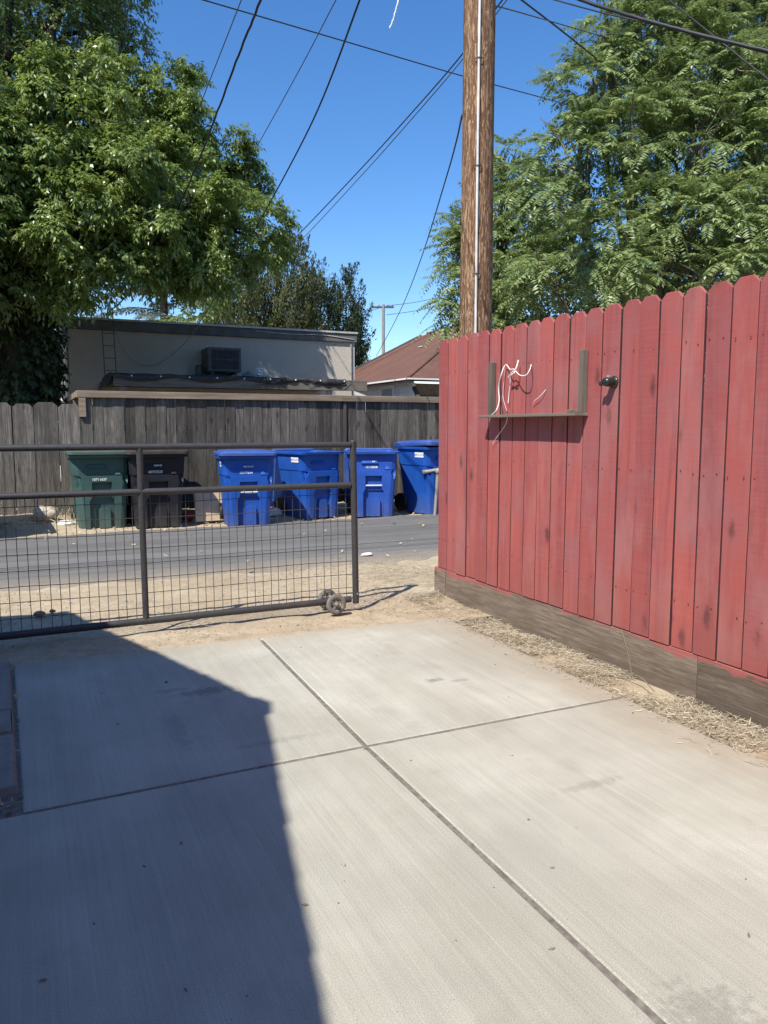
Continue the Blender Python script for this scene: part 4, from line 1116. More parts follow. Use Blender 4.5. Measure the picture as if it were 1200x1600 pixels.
pw_ = at_y(672, 612, hy0+2.1)
b = MB(O7); b.box(pw_.x-.40, pw_.x+2.0, hy0+2.05, hy0+2.118, 1.1, 2.35); b.build('porch_window', M['glass'], hs)
b = MB(O7); b.box(pw_.x-.50, pw_.x-.402, hy0+2.04, hy0+2.117, 1.0, 2.46); b.build('porch_window_trim', M['fascia'], hs)
rf = MB(O7)
th = .10
A = (hx0, hy0, hze); B = (hx0, hyf, hze); C = (hxr, hyf+.0, hzr); D = (hxr, hy0+4.0, hzr); E_ = (19.1, hy0, hze); F_ = (19.1, hyf, hze)
lo = lambda p_: (p_[0], p_[1], p_[2]-th)
vs = [A, B, C, D, E_, F_] + [lo(p_) for p_ in (A, B, C, D, E_, F_)]
rf.add(vs, [(0, 3, 2, 1), (0, 4, 3), (4, 5, 2, 3), (6, 7, 8, 9), (6, 9, 10), (10, 9, 8, 11), (0, 1, 7, 6), (0, 6, 10, 4), (4, 10, 11, 5), (1, 2, 8, 7), (2, 5, 11, 8)])
rfo = rf.build('roof', M['roof'], hs)
b = MB(O7); b.tube([A, D], .05, 6); b.tube([D, C], .05, 6); b.build('ridge_caps', M['roof'], rfo)
# higher rear roof end with dark eaves
b = MB(O7)
e0 = Vector(B).lerp(Vector(C), .22); e1 = Vector(B).lerp(Vector(C), .93)
b.bar(e0+Vector((0, .02, .03)), e1+Vector((0, .02, .03)), .30, .09); b.build('rear_eave', M['darkroof'], rfo)
b = MB(O7); b.add([e0+Vector((0, -.14, .05)), e1+Vector((0, -.14, .05)), e1+Vector((0, -.7, .014)), e0+Vector((0, -.7, .014))], [(0, 1, 2, 3)]); b.build('roof_patch', M['roof'], rfo)
for (px, py, s_) in ((618, 535, .25), (636, 532, .15), (657, 543, .2)):
    pt = None
    r_ = ray(px, py); nrm = (Vector(D)-Vector(A)).cross(Vector(B)-Vector(A)).normalized(); t_ = nrm.dot(Vector(A)-Vector((0, 0, CAM_H)))/nrm.dot(r_); pt = Vector((0, 0, CAM_H))+r_*t_
    u_ = Vector((0, 1, 0)); v_ = (Vector(C)-Vector(B)).normalized(); k_ = Vector((-.02, 0, .03))
    b = MB(O7); b.add([pt+k_-u_*s_-v_*.05, pt+k_+u_*s_*.7-v_*.02, pt+k_+u_*s_+v_*.05, pt+k_-u_*s_*.6+v_*.06], [(0, 1, 2, 3)]); b.build('torn_patch', M['flash'], rfo)
b = MB(O7); b.box(hx0-.07, hx0-.003, hy0-.05, hyf, hze-.055, hze-.01); b.build('gutter', M['whitetrim'], hs)
b = MB(O7); b.box(hx0-.07, 19.1, hy0-.07, hy0-.003, hze-.055, hze-.01); b.build('porch_gutter', M['whitetrim'], hs)
b = MB(O7); b.bar((hx0+.35, hy0+.42, hze-.12), (hx0+.35, hy0+.42, -.1), .12, .12); b.build('porch_post', M['whitetrim'], hs)
b = MB(O7); b.bar((hx0+.36, hy0+.35, hze-.25), (hx0+.36, hy0-.5+.1, 1.7), .12, .05); b.build('brace', M['darkroof'], hs)
# low white roof between the two buildings
b = MB((8.6, 19.0, 0)); b.prism([(6.9, -.1), (8.40, -.1), (8.40, 2.20), (8.0, 2.33), (6.9, 2.26)], 'Y', 19.2, 21.0)
o = b.build('lean_to_shed', M['siding']); o.location = (8.6, 19.0, 0); tag(o, 'low white lean-to roof just showing between tan building and brown roofed house', 'shed')

# ------------------------------------------------------------------ utility poles and wires
PD = 7.25
pb = at_d(743, 520, PD); 
up = empty('utility_pole', (pb.x, pb.y, 0), 'thick weathered brown utility pole with a white conduit behind the red fence', 'utility pole')
bm_ = MB((pb.x, pb.y, 0)); n = 28; hgt = [-.3, .5, 1.5, 2.2, 3, 4, 5, 6, 7.5, 9]
rad = [.157-.0035*h for h in hgt]
rr = []
for h, r_ in zip(hgt, rad):
    rr.append([(pb.x+(r_+.004*math.sin(k*3.1+h)+.003*math.sin(k*1.3))*math.cos(2*math.pi*k/n), pb.y+(r_+.004*math.sin(k*3.1+h))*math.sin(2*math.pi*k/n), h) for k in range(n)])
loft(bm_, rr, True, True, True); bm_.build('shaft', M['pole'], up)
toc = Vector((-pb.x, -pb.y, 0)).normalized(); side = Vector((toc.y, -toc.x, 0))
def on_pole(h, out=.016, sx=0.0):
    r_ = .157-.0035*h; base = Vector((pb.x, pb.y, h)); ang = sx
    d = (toc*math.cos(ang)+side*-math.sin(ang)); return base+d*(r_+out)
cd = MB((pb.x, pb.y, 0)); cd.tube([on_pole(h, .017, .0+.008*math.sin(h*1.3)) for h in np.linspace(.1, 8.9, 24)], .0115, 12); cd.build('conduit', M['galv'], up)
for h in (1.9, 2.75, 3.7, 4.62, 5.55, 6.5):
    c_ = on_pole(h, .017); 
    bb = MB((pb.x, pb.y, 0)); bb.tube([c_+side*.035-toc*.012, c_+side*.02+toc*.012, c_+toc*.017, c_-side*.02+toc*.012, c_-side*.035-toc*.012], .004, 6); bb.box(c_.x-.0, c_.x+.001, c_.y, c_.y+.001, h-.001, h+.001); bb.build('strap', M['gate'], up)
dp = at_d(599, 478, 62)
fp = empty('distant_utility_pole', (dp.x, dp.y, 0), 'small far grey utility pole with a crossarm above the brown roof', 'utility pole')
OO = (dp.x, dp.y, 0)
b = MB(OO); b.tube([(dp.x, dp.y, -.1), (dp.x, dp.y, dp.z+.1)], [.16, .12], 10); b.build('shaft', simple('grey_pole', (.24, .22, .2), .8), fp)
b = MB(OO); rv = Vector((_R.x, _R.y, 0)); q = Vector((dp.x, dp.y, dp.z-.1)); b.bar(q-rv*.95, q+rv*.85, .12, .14); b.build('crossarm', M['barkred'], fp)
for k in (-.85, -.35, .35, .75):
    c_ = q+rv*k+Vector((0, 0, .07)); b = MB(OO); b.lathe([(.03, 0), (.05, .05), (.03, .12), (0, .16)], 8, tuple(c_)); b.build('insulator', M['cablegrey'], fp)

def wire(pts, r, label, mat='cable', n=6, cat='cable', name='overhead_wire', group='overhead wires', wob=0):
    P = catmull([at_d(x, y, d) for (x, y, d) in pts], 10)
    if wob:
        for i_ in range(len(P)): P[i_] = P[i_] + Vector((random.uniform(-wob, wob), 0, random.uniform(-wob, wob)))
    b = MB(P[0]); b.tube(P, r, n); o = b.build(name, M[mat]); o.location = P[0]
    return tag(o, label, cat, group)
wire([(150, -49, 13), (318, 0, 14), (520, 59, 16), (720, 118, 18), (845, 152, 20), (930, 176, 22)], .0125, 'thin wire crossing from top left behind the pole into the right tree')
wire([(470, -170, 5.5), (408, 0, 7.5), (368, 98, 9), (322, 222, 11), (285, 310, 12.4), (240, 402, 14), (200, 460, 15.3), (166, 492, 16)], .0135, 'thick twisted service wire running down over the left tree to the ladder', wob=.006)
wire([(402, -70, 9), (377, 0, 10), (305, 185, 13.5), (270, 285, 16)], .008, 'faint thin wire vanishing into the left tree crown below its right lobe', 'cablegrey')
wire([(560, -60, 9), (525, 0, 10), (470, 105, 12), (398, 235, 15), (330, 352, 18)], .008, 'faint thin wire ending at the rightmost lobe of the left tree', 'cablegrey')
wire([(586, -75, 7), (562, 0, 8), (490, 186, 10.5), (410, 338, 13), (368, 410, 14.6), (338, 462, 15.9), (315, 500, 16.8)], .0115, 'dark wire sloping down the middle of the sky to the flat roof')
for k, (dx, dy, lab) in enumerate(((0, 0, 'upper strand of the wire pair passing behind the pole down to the junipers'), (3, 5, 'lower strand of the wire pair passing behind the pole down to the junipers'))):
    wire([(850+dx, -78+dy, 11), (785+dx, 0+dy, 12), (718+dx, 90+dy, 13.5), (640+dx*1.4, 180+dy, 15.5), (560+dx*1.8, 268+dy*1.1, 17.5), (455+dx*2, 378+dy*1.3, 20), (400, 428+dy, 22)], .0125 if k == 0 else .009, lab, 'cable' if k == 0 else 'cablegrey')
wire([(722, 180, 7.6), (712, 225, 8.6), (695, 285, 10.2), (660, 398, 14), (628, 480, 18), (597, 540, 22), (588, 556, 23.4)], .009, 'thin service wire dropping from the pole to the brown roof')
wire([(860, -22, 7), (908, 0, 6.8), (1000, 29, 6.4), (1100, 56, 6.1), (1210, 82, 5.8), (1300, 100, 5.6)], .0155, 'thickest black cable bundle crossing the top right corner', wob=.002)
wire([(790, -24, 8), (868, 0, 7.8), (950, 22, 7.4), (1060, 47, 7.0), (1210, 86, 6.6), (1290, 104, 6.4)], .007, 'thin cable converging with the thick bundle at the top right', 'cable')
wire([(772, 9, 7.4), (800, 16, 8), (880, 39, 10), (965, 64, 12)], .007, 'thin wire from the pole top right into the upper left of the right tree', 'cablegrey')
wire([(775, -32, 8), (815, 0, 8.6), (880, 50, 10), (955, 110, 11.5), (985, 133, 12.2)], .0105, 'dark wire slanting down into the right tree crown')
wire([(1000, -35, 9), (1045, 0, 8.5), (1110, 52, 8), (1185, 112, 7.6), (1260, 170, 7.2)], .008, 'thin wire crossing under the thick bundle over the right tree', 'cable')
for (ya, yb, lab) in ((483, 465, 'upper faint far wire right of the small pole'), (497, 478, 'lower faint far wire right of the small pole')):
    wire([(604, ya-5, 62), (650, (ya+yb)/2-2, 64), (700, yb-4, 66), (760, yb-22, 68)], .022, lab, 'cablegrey', 4)
wire([(596, 480, 62), (575, 488, 70), (545, 502, 80)], .022, 'faint far wire left of the small pole', 'cablegrey', 4)
wire([(586, -75, 7), (608, -62, 6.0), (625, -20, 5.3), (622, 0, 5.2), (618, 18, 5.2), (613, 34, 5.2), (609, 44, 5.2)], .0055, 'pale frayed string hanging down beside the pole at the top edge', 'string', 5, 'string', 'frayed string', None, .003).name = 'frayed_string'

# ------------------------------------------------------------------ foliage
def nrm(a): return a/np.maximum(np.linalg.norm(a, axis=-1, keepdims=True), 1e-9)
def kites(P, D, N, L, W):
    """leaf blades: base P, long axis D, rough normal N"""
    S = nrm(np.cross(D, N)); Nn = nrm(np.cross(S, D))
    h = (W*.5)[:, None]; l = L[:, None]
    m = P + D*l*.42 - Nn*l*.03; t = P + D*l - Nn*l*.10
    V = np.stack([P, m + S*h + Nn*h*.25, t, m - S*h + Nn*h*.25], 1).reshape(-1, 3)
    return V, np.arange(len(P)*4).reshape(-1, 4)
def crown(name, P, D, N, L, W, tone, mat, parent, origin):
    V, F = kites(P, D, N, L, W)
    V = V - np.array(origin)
    o = link(name, np_mesh(name, V, F, np.clip(tone, 0, 1)), mat, parent)
    return o
def shell(lobes, per_m2, inner=.72, seed=1, keep=None):
    """points over the skins of ellipsoid lobes: returns centres and outward directions"""
    g = np.random.default_rng(seed); C = []; O_ = []
    for (c, r) in lobes:
        r = np.array(r); area = 4*np.pi*((r[0]*r[1])**1.6/3+(r[0]*r[2])**1.6/3+(r[1]*r[2])**1.6/3)**(1/1.6)
        n = int(area*per_m2); u = nrm(g.normal(size=(n, 3)))
        k = inner+(1.08-inner)*g.random(n)**.6
        lump_ = 1+.16*np.sin(u[:, 0]*5+c[0]*3)*np.sin(u[:, 1]*5.7+c[1])+.12*np.sin(u[:, 2]*8+c[2]*2)
        C.append(np.array(c)+u*r*(k*lump_)[:, None]); O_.append(nrm(u/r))
    return np.concatenate(C), np.concatenate(O_)
def tufts(C, O_, seed, twigs=6, tl=(.28, .5), nleaf=5, L=.10, W=.042, droop=.28, leafdroop=.55, up=.25):
    """drooping leafy sprays"""
    g = np.random.default_rng(seed); n = len(C)
    c = np.repeat(C, twigs, 0); o = np.repeat(O_, twigs, 0); m = len(c)
    d = nrm(o*.65+g.normal(size=(m, 3))*.55+np.array([0, 0, up])); tl_ = tl[0]+(tl[1]-tl[0])*g.random(m)
    tuft_tone = np.repeat(g.random(n), twigs)
    Ps, Ds, Ns, T = [], [], [], []
    for k in range(nleaf+1):
        t = .25+.75*k/nleaf
        p = c+d*(tl_*t)[:, None]; p[:, 2] -= droop*tl_*t*t
        tan = d.copy(); tan[:, 2] -= 2*droop*t; tan = nrm(tan)
        s = nrm(np.cross(tan, np.array([0, 0, 1.0]))+g.normal(size=(m, 3))*.15)
        for sg in ((-1, 1) if k < nleaf else (0,)):
            dd = nrm(tan*(.55 if sg else 1)+s*sg*.8-np.array([0, 0, leafdroop])+g.normal(size=(m, 3))*.28)
            Ps.append(p+g.normal(size=(m, 3))*.012); Ds.append(dd); Ns.append(nrm(np.array([0, 0, 1.0])+o*.5+g.normal(size=(m, 3))*.45)); T.append(np.clip(.55*tuft_tone+.45*g.random(m), 0, 1))
    P = np.concatenate(Ps); k = len(P)
    return P, np.concatenate(Ds), np.concatenate(Ns), L*(.6+.7*g.random(k)), W*(.65+.6*g.random(k)), np.concatenate(T)
def clumps(C, O_, k, r, seed):
    """each point becomes a dome of k tufts, leaving gaps between domes"""
    g = np.random.default_rng(seed); n = len(C); rr = r*(.55+.75*g.random(n))
    c = np.repeat(C, k, 0); o = np.repeat(O_, k, 0); m = len(c)
    u = nrm(g.normal(size=(m, 3))+o*.7+np.array([0, 0, .55]))
    rad = np.repeat(rr, k)*(.55+.5*g.random(m))
    return c+u*rad[:, None]*np.array([1.0, 1.0, .8]), nrm(u*.8+o*.4)
def fronds(C, O_, seed, nf=8, fl=(.42, .68), pairs=10, L=.115, W=.036):
    """rosettes of long pinnate leaves that arch over"""
    g = np.random.default_rng(seed); n = len(C)
    c = np.repeat(C, nf, 0); o = np.repeat(O_, nf, 0); m = len(c)
    az = np.tile(np.arange(nf)/nf*2*np.pi, n)+g.normal(0, .35, m)+np.repeat(g.random(n)*6.28, nf)
    d = nrm(np.stack([np.cos(az), np.sin(az), np.zeros(m)], 1)*.8+o*.5+np.stack([0*az, 0*az, g.normal(.30, .45, m)], 1))
    l = fl[0]+(fl[1]-fl[0])*g.random(m); dr_ = .22+.45*g.random(m)
    tone0 = np.repeat(g.random(n), nf)*.5
    Ps, Ds, Ns, Ls, T = [], [], [], [], []
    for k in range(pairs+1):
        t = .16+.84*k/pairs
        p = c+d*(l*t)[:, None]; p[:, 2] -= dr_*l*t*t
        tan = d.copy(); tan[:, 2] -= 2*dr_*t; tan = nrm(tan)
        s = nrm(np.cross(tan, np.array([0, 0, 1.0]))); upn = nrm(np.cross(s, tan))
        for sg in ((-1, 1) if k < pairs else (0,)):
            dd = nrm(tan*(.38 if sg else 1)+s*sg-upn*(.32)+g.normal(size=(m, 3))*.10)
            Ps.append(p); Ds.append(dd); Ns.append(nrm(upn+g.normal(size=(m, 3))*.15)); Ls.append(np.full(m, L*(.62+.55*math.sin(math.pi*(.15+.75*t))))); T.append(tone0+.5*g.random(m))
    P = np.concatenate(Ps); k = len(P)
    return P, np.concatenate(Ds), np.concatenate(Ns), np.concatenate(Ls)*(.85+.3*g.random(k)), W*(.8+.4*g.random(k)), np.concatenate(T)
def lobe(px, py, rx, Y, ry=None, rd=None):
    c = at_y(px, py, Y); dep = (c-Vector((0, 0, CAM_H))).dot(_F); r = rx/1200*dep; rz = (ry or rx)/1200*dep
    return (tuple(c), (r, rd or r, rz))
def limbs(name, segs, mat, parent, origin, n=9):
    b = MB(origin)
    for pts, r0, r1 in segs:
        P = catmull(pts, 6); k = len(P); b.tube(P, [r0+(r1-r0)*i_/(k-1) for i_ in range(k)], n)
    return b.build(name, mat, parent)

# big tree at the left
TX, TY = .02, 14.6
t1 = empty('leafy_tree', (TX, TY, 0), 'huge dark trunked tree with drooping bright leaves filling the upper left', 'tree')
OT = (TX, TY, 0)
low = [lobe(95, 205, 95, 14.2, 80), lobe(215, 190, 85, 15.9, 75), lobe(262, 150, 40, 16.2, 45), lobe(20, 275, 90, 13.8, 85), lobe(150, 285, 90, 13.6, 80), lobe(240, 285, 75, 14.4, 70),
       lobe(335, 285, 68, 16.4, 52), lobe(372, 262, 34, 16.6, 30), lobe(80, 370, 78, 13.4, 62), lobe(195, 362, 72, 13.4, 62), lobe(295, 358, 72, 13.8, 55), lobe(385, 368, 58, 14.2, 38),
       lobe(142, 416, 52, 13.5, 44), lobe(235, 398, 54, 13.9, 36), lobe(325, 412, 62, 14.3, 34), lobe(60, 425, 40, 13.6, 36), lobe(290, 225, 45, 15.9, 45), lobe(120, 120, 60, 14.8, 40), lobe(320, 432, 26, 14.2, 20), lobe(115, 452, 30, 13.8, 26)]
C, Oo = shell([(c_, tuple(q*.86 for q in r_)) for c_, r_ in low], 2.6, .70, 3)
C, Oo = clumps(C, Oo, 13, .33, 31)
P = tufts(C, Oo, 5, 6, (.16, .32), 6, .088, .036, .30, .65)
crown('crown', *P, M['leafL'], t1, OT)
C, Oo = shell([(c_, tuple(q*.62 for q in r_)) for c_, r_ in low], 4.5, .35, 33)
P = tufts(C, Oo, 35, 5, (.26, .50), 4, .12, .050)
crown('inner_crown', *P, M['leafL'], t1, OT)
upl = [lobe(60, 20, 95, 16.5, 75), lobe(165, 20, 62, 16.8, 45), lobe(200, 75, 30, 16.9, 50), lobe(-60, 90, 110, 15.5, 110), lobe(55, 105, 75, 16.2, 50), lobe(130, 100, 45, 16.5, 50), lobe(100, -90, 120, 17, 75), lobe(-150, 250, 120, 14.2, 120), lobe(-120, 400, 90, 14.2, 70), lobe(-210, 150, 130, 13.2, 120), lobe(-170, 330, 120, 12.8, 110), lobe(-60, 330, 80, 13.4, 90), lobe(-70, 180, 90, 13.8, 90), lobe(-300, 260, 120, 12.6, 130), lobe(10, 330, 90, 16.2, 80), lobe(95, 310, 80, 16.3, 70), lobe(185, 320, 66, 16.2, 56), lobe(-220, 60, 140, 15, 110), lobe(-70, 300, 90, 15.8, 90), lobe(-60, 450, 70, 13.4, 50), lobe(-130, 470, 80, 13.0, 60), lobe(40, -190, 140, 16, 90), lobe(-120, -60, 140, 15, 100), lobe(175, -60, 50, 16.8, 40)]  # upper crown lobes, plus unseen ones added to shade trunk and wall
C, Oo = shell(upl, 8.0, .35, 4)
P = tufts(C, Oo, 6, 6, (.26, .5), 5, .10, .040)
crown('upper_and_shading_crown', *P, M['leafU'], t1, OT)
V_ = lambda *a: Vector(a)
sg = []
base = V_(TX, TY, -.1)
top = at_y(45, 200, 15.0)
sg.append(([base, V_(TX-.04, TY, 1.5), V_(TX+.03, TY, 3.0), V_(TX+.05, TY+.1, 4.6), top], .50, .20))
sg.append(([V_(TX-.5, TY+.2, -.1), V_(TX-.62, TY+.2, 2), V_(TX-.8, TY+.3, 4), V_(TX-1.1, TY+.6, 6.5)], .34, .13))
for (c_, r_) in low+upl:
    k = .45+.3*random.random(); st = V_(TX+.03, TY, 2.8+2.6*random.random())
    c_ = Vector(c_); mid = st.lerp(c_, .5)+V_(random.uniform(-.3, .3), random.uniform(-.2, .2), random.uniform(.1, .6))
    sg.append(([st, mid, c_], .11, .025))
    for q in range(4):
        e_ = c_+V_(random.uniform(-1, 1)*r_[0], random.uniform(-1, 1)*r_[1], random.uniform(-.8, .8)*r_[2]); sg.append(([c_.lerp(mid, .3), c_.lerp(e_, .5)+V_(0, 0, .1), e_], .028, .008))
a0 = at_y(40, 115, 16.0); sg.append(([top, a0, at_y(72, 55, 16.3), at_y(85, 20, 16.4), at_y(92, -40, 16.5)], .16, .07)); sg.append(([a0, at_y(105, 55, 16.5), at_y(140, 60, 16.7), at_y(165, 85, 16.8)], .06, .02))
limbs('trunk', sg, M['bark'], t1, OT)

g_ = np.random.default_rng(77); n_ = 420; az_ = g_.random(n_)*2*np.pi; z_ = .8+4.2*g_.random(n_); rr_ = .44+.12*g_.random(n_)-.03*z_
C = np.stack([TX+rr_*np.cos(az_), TY+rr_*np.sin(az_), z_], 1); Oo = np.stack([np.cos(az_), np.sin(az_), 0*az_], 1)
P = tufts(C, Oo, 78, 4, (.12, .28), 4, .10, .065, .4, .8); crown('ivy', *P, M['leafD'], t1, OT)  # leaf shell added to hide the trunk, coloured dark in place of shade
# hedge behind the trunk, deep shade put into its dark leaf colour
h1 = empty('ivy_hedge', (-2.2, 18.5, 0), 'dense hedge behind the big trunk, leaves coloured black green for deep shade', 'hedge')
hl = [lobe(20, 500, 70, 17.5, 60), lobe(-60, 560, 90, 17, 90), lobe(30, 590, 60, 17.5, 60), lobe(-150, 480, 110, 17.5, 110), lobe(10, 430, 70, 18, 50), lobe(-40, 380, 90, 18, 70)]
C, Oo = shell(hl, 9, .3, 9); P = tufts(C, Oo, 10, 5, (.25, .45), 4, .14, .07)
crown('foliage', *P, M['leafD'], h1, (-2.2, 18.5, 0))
limbs('stems', [([V_(-2.2+.5*k, 18.3, -.1), V_(-2.1+.45*k, 18.3, 2), V_(-2.3+.5*k, 18.4, 4)], .06, .02) for k in range(5)], M['bark'], h1, (-2.2, 18.5, 0), 6)
h2p = at_y(78, 585, 23)
h2 = empty('bright_bush', (h2p.x, 23, 0), 'sunlit yellow green bush glimpsed between the big trunk and the tan building', 'bush')
C, Oo = shell([lobe(80, 560, 24, 23, 40), lobe(72, 600, 26, 23, 40), lobe(90, 520, 18, 23.4, 26)], 10, .4, 12); P = tufts(C, Oo, 13, 5, (.2, .35), 4, .11, .055)
crown('foliage', *P, M['leafB'], h2, (h2p.x, 23, 0)); limbs('stems', [([V_(h2p.x, 23, -.1), V_(h2p.x+.1, 23, 1.5), V_(h2p.x, 23.1, 3)], .07, .02)], M['bark'], h2, (h2p.x, 23, 0), 6)

# feathery pinnate-leaved trees at the right
def pinnate_tree(root_px, d0, lobes, label, seed, dens, stems, fl=(.34, .60), L=.090, W=.027):
    rp = at_d(root_px, 600, d0); org = (rp.x, rp.y, 0)
    t = empty('pinnate_tree', org, label, 'tree', 'pinnate leaved trees behind the red fence')
    C, Oo = shell(lobes, dens, .30, seed)
    P = fronds(C, Oo, seed+1, 9, fl, 12, L, W); crown('crown', *P, M['leafR'], t, org)
    sg = []; rr_ = random.Random(seed)
    b0 = V_(rp.x, rp.y, -.1)
    fork = V_(rp.x, rp.y, 2.0)
    sg.append(([b0, V_(rp.x+.02, rp.y, 1), fork], .13*stems, .11*stems))
    for (c_, r_) in lobes:
        c_ = Vector(c_); mid = fork.lerp(c_, .55)+V_(rr_.uniform(-.25, .25), rr_.uniform(-.2, .2), rr_.uniform(-.1, .35))
        sg.append(([fork+V_(0, 0, rr_.uniform(-.4, .3)), mid, c_+V_(0, 0, .2*r_[2])], .055*stems, .014))
        for q in range(9):
            e_ = c_+V_(rr_.uniform(-1, 1)*r_[0], rr_.uniform(-1, 1)*r_[1], rr_.uniform(-.7, 1)*r_[2])*.9
            sg.append(([mid.lerp(c_, rr_.uniform(.1, .9)), c_.lerp(e_, .5)+V_(0, 0, -.08), e_], .018, .006))
    limbs('trunk', sg, M['bark2'], t, org, 7)
    return t
def lob(px, py, rx, d, ry=None):
    c = at_d(px, py, d); return (tuple(c), (rx/1200*d, rx/1200*d, (ry or rx)/1200*d))
R1 = [lob(925, 130, 58, 11.4, 62), lob(1010, 70, 75, 11.8, 70), lob(1100, 110, 85, 11.6, 85), lob(1180, 60, 70, 12, 80), lob(905, 235, 62, 11.2, 60), lob(985, 215, 70, 11, 65), lob(1190, 215, 75, 11.4, 75), lob(1085, 220, 60, 11.2, 60),
      lob(862, 300, 52, 11.4, 50), lob(900, 395, 70, 10.6, 48), lob(985, 335, 62, 10.9, 45), lob(1075, 345, 80, 10.7, 60), lob(1170, 345, 75, 10.6, 70), lob(960, 420, 65, 10.4, 42), lob(1130, 425, 75, 10.4, 35), lob(850, 430, 52, 11, 42), lob(1060, -20, 90, 12.2, 70), lob(1240, 150, 80, 12, 110), lob(1250, 330, 60, 11, 90), lob(1165, -50, 80, 12.2, 70), lob(1060, 150, 70, 12.4, 60), lob(945, 60, 34, 11.6, 36)]
pinnate_tree(1006, 11.2, R1, 'big feathery pinnate leaved tree rising above the right half of the red fence', 41, 5.2, 1.0)
R2 = [lob(785, 330, 46, 13.4, 48), lob(742, 395, 48, 13.2, 60), lob(800, 425, 60, 12.8, 55), lob(730, 470, 46, 12.8, 38), lob(795, 490, 60, 12.6, 36), lob(790, 262, 30, 13.6, 30), lob(700, 488, 22, 12.8, 22), lob(835, 365, 44, 13, 52), lob(722, 345, 20, 13.4, 20), lob(805, 290, 34, 13.6, 34)]
pinnate_tree(775, 13.2, R2, 'smaller feathery pinnate leaved tree behind the brown utility pole', 61, 5.4, .8)
h3p = at_d(1020, 470, 14.5)
h3 = empty('understory_hedge', (h3p.x, h3p.y, 0), 'dark hedge in the shade behind the feathery tree just above the red fence', 'hedge')
C, Oo = shell([lob(880, 470, 75, 14.5, 60), lob(1000, 450, 80, 14.8, 70), lob(1120, 430, 85, 14.6, 70), lob(1230, 420, 80, 14.5, 90), lob(1000, 560, 150, 14.6, 70), lob(850, 540, 90, 14.5, 50), lob(1080, 340, 70, 15, 70), lob(1190, 320, 60, 15, 60)], 6, .4, 17)
P = tufts(C, Oo, 18, 6, (.25, .45), 4, .13, .06); crown('foliage', *P, M['leafU'], h3, (h3p.x, h3p.y, 0))
limbs('stems', [([V_(h3p.x+k*.9, h3p.y-k*.3, -.1), V_(h3p.x+k*.9, h3p.y-k*.3, 1.5), V_(h3p.x+k*1.0, h3p.y-k*.3, 3.4)], .06, .02) for k in (-1.5, -.5, .5, 1.5)], M['bark'], h3, (h3p.x, h3p.y, 0), 6)

# junipers behind the tan building
def juniper(cols, Y, label, mat, seed, dens=10, Lf=.15):
    """cols: (pixel x, top y, half width, base y) upright columns making one tree"""
    x0 = at_y(cols[0][0], 600, Y); org = (x0.x, Y, 0)
    t = empty('juniper', org, label, 'tree', 'junipers behind the tan building'); g = np.random.default_rng(seed)
    Pp, Dd, Nn, Ll, Ww, Tt = [], [], [], [], [], []
    sg = []
    for ci, (px, py, hw, pb_) in enumerate(cols):
        Yc = Y+.6*math.sin(ci*2.1); tp_ = at_y(px, py, Yc); bs_ = at_y(px, pb_, Yc); dep = (tp_-Vector((0, 0, CAM_H))).dot(_F)
        rw = hw/1200*dep; H = tp_.z-bs_.z; n = int(2*math.pi*rw*H*dens*.42)
        u = g.random(n)**1.15; a = g.random(n)*2*np.pi
        prof = rw*np.clip((1-u)**.62*1.05+.02, 0, 1)*(.72+.4*g.random(n))*(1+.3*np.sin(u*19+a*2+ci)*np.sin(a*3+ci))
        c = np.stack([tp_.x+prof*np.cos(a), Yc+prof*np.sin(a), bs_.z+u*H], 1)
        o = np.stack([np.cos(a), np.sin(a), 0*a], 1)
        pl_ = 120; pd = nrm(o*.34+np.array([0, 0, 1.0])+g.normal(size=(n, 3))*.16); pl_len = .40+.75*g.random(n)
        cc = np.repeat(c, pl_, 0); dd = np.repeat(pd, pl_, 0); m = len(cc); tt = g.random(m)
        p = cc+dd*(np.repeat(pl_len, pl_)*tt)[:, None]+g.normal(size=(m, 3))*(.15*(1.03-tt)**.7)[:, None]
        Pp.append(p); Dd.append(nrm(dd*1.0+g.normal(size=(m, 3))*.33)); Nn.append(nrm(np.repeat(o, pl_, 0)+g.normal(size=(m, 3))*.5))
        Ll.append(Lf*.75*(.6+.8*g.random(m))); Ww.append(.038*(.6+.8*g.random(m))); Tt.append(.5*np.repeat(g.random(n), pl_)+.5*g.random(m))
        sg.append(([V_(tp_.x, Yc, -.1), V_(tp_.x+.05, Yc, bs_.z), V_(tp_.x, Yc, bs_.z+H*.85)], .12, .02))
    crown('crown', np.concatenate(Pp), np.concatenate(Dd), np.concatenate(Nn), np.concatenate(Ll), np.concatenate(Ww), np.concatenate(Tt), mat, t, org)
    limbs('trunk', sg, M['barkred'], t, org, 6)
juniper([(448, 388, 26, 560), (432, 405, 24, 560), (465, 398, 22, 560), (410, 425, 28, 560), (478, 425, 20, 560), (385, 415, 30, 560), (488, 455, 20, 560), (400, 455, 40, 570), (450, 455, 40, 570), (358, 430, 30, 560), (340, 458, 30, 570), (372, 462, 34, 570)], 27.5, 'broad olive green juniper with several pointed tops behind the tan building', M['leafJ'], 71, 7)
juniper([(500, 438, 15, 560), (512, 455, 15, 570), (490, 462, 15, 570), (520, 478, 12, 570)], 29, 'narrow dark juniper with a leaning tip in the middle of the row', M['leafJ2'], 73, 8)
juniper([(540, 446, 15, 580), (558, 468, 11, 585), (528, 470, 14, 580), (548, 490, 18, 590), (563, 505, 8, 590)], 29.5, 'rightmost dark juniper rising beside the corner of the tan building', M['leafJ2'], 75, 8)
jb = at_y(557, 560, 32)
b5 = empty('small_bush', (jb.x, 32, 0), 'small light green bush in the gap between tan building and brown roof', 'bush')
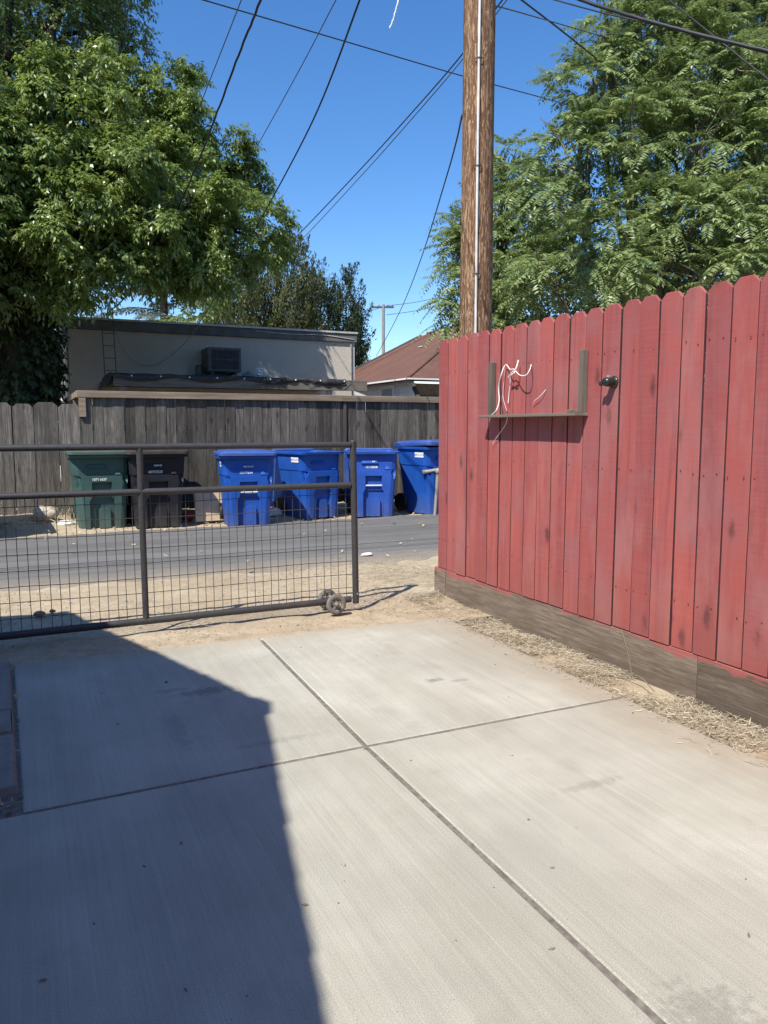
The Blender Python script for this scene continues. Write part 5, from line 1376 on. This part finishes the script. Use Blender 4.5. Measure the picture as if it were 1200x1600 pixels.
C, Oo = shell([lobe(557, 575, 10, 32, 26), lobe(560, 545, 7, 32, 16)], 10, .4, 19); P = tufts(C, Oo, 20, 5, (.25, .4), 4, .15, .07); crown('foliage', *P, M['leafB'], b5, (jb.x, 32, 0)); limbs('stems', [([V_(jb.x, 32, -.1), V_(jb.x, 32, 2), V_(jb.x, 32, 3.6)], .05, .02)], M['bark'], b5, (jb.x, 32, 0), 6)

# spruce with flat layered boughs seen below the big crown
sp0 = at_y(256, 480, 31); OS = (sp0.x, 31, 0)
t5 = empty('spruce', OS, 'tall pale spruce with sagging flat boughs seen under the big tree crown', 'tree'); g = np.random.default_rng(5)
Pp, Dd, Nn = [], [], []; sg = [([V_(sp0.x, 31, -.1), V_(sp0.x, 31, 6), V_(sp0.x, 31, 13.5)], .26, .05)]
for k in range(64):
    h = 3.2+10*(k/64.)+random.uniform(-.1, .1); Lb = 2.7*(1-(h-3)/12.5)+.4; a = k*2.4+random.uniform(-.3, .3); d = V_(math.cos(a), math.sin(a), 0)
    pts = [V_(sp0.x, 31, h), V_(sp0.x, 31, h)+d*Lb*.5+V_(0, 0, .10), V_(sp0.x, 31, h)+d*Lb+V_(0, 0, -.25)]
    sg.append((pts, .035, .01)); Q = catmull(pts, 10)
    for i_ in range(4, len(Q)):
        s_ = V_(-d.y, d.x, 0)
        for sg_ in (-1, 1):
            for w_ in np.linspace(.05, .42*(1-.4*i_/len(Q)), 5):
                for q in range(4):
                    p = Q[i_]+s_*sg_*w_+d*(w_*.5)+V_(random.gauss(0, .03), random.gauss(0, .03), -.35*w_+random.gauss(0, .03)); Pp.append(p); Dd.append((d*.5+s_*sg_*.7+V_(random.gauss(0, .3), random.gauss(0, .3), -.35+random.gauss(0, .2))).normalized()); Nn.append((0, 0, 1))
Pp = np.array(Pp); Dd = np.array(Dd); Nn = np.array(Nn, dtype=float)+g.normal(size=(len(Pp), 3))*.3; k = len(Pp)
crown('crown', Pp, Dd, Nn, .15*(.6+.7*g.random(k)), .04*(.6+.8*g.random(k)), g.random(k), M['leafS'], t5, OS)
limbs('trunk', sg, M['barkred'], t5, OS, 6)
b6p = at_y(330, 490, 24); b6 = empty('leafy_shrub_tree', (b6p.x, 26, 0), 'mid green shrubby tree between the spruce and the broad juniper', 'tree')
C, Oo = shell([lobe(305, 485, 20, 26, 24), lobe(282, 500, 16, 26, 16), lobe(330, 475, 18, 26, 26)], 7, .4, 23); P = tufts(C, Oo, 24, 5, (.25, .45), 4, .14, .06); crown('foliage', *P, M['leafU'], b6, (b6p.x, 26, 0)); limbs('stems', [([V_(b6p.x, 26, -.1), V_(b6p.x, 26, 2.5), V_(b6p.x, 26, 4.8)], .08, .02)], M['bark'], b6, (b6p.x, 26, 0), 6)
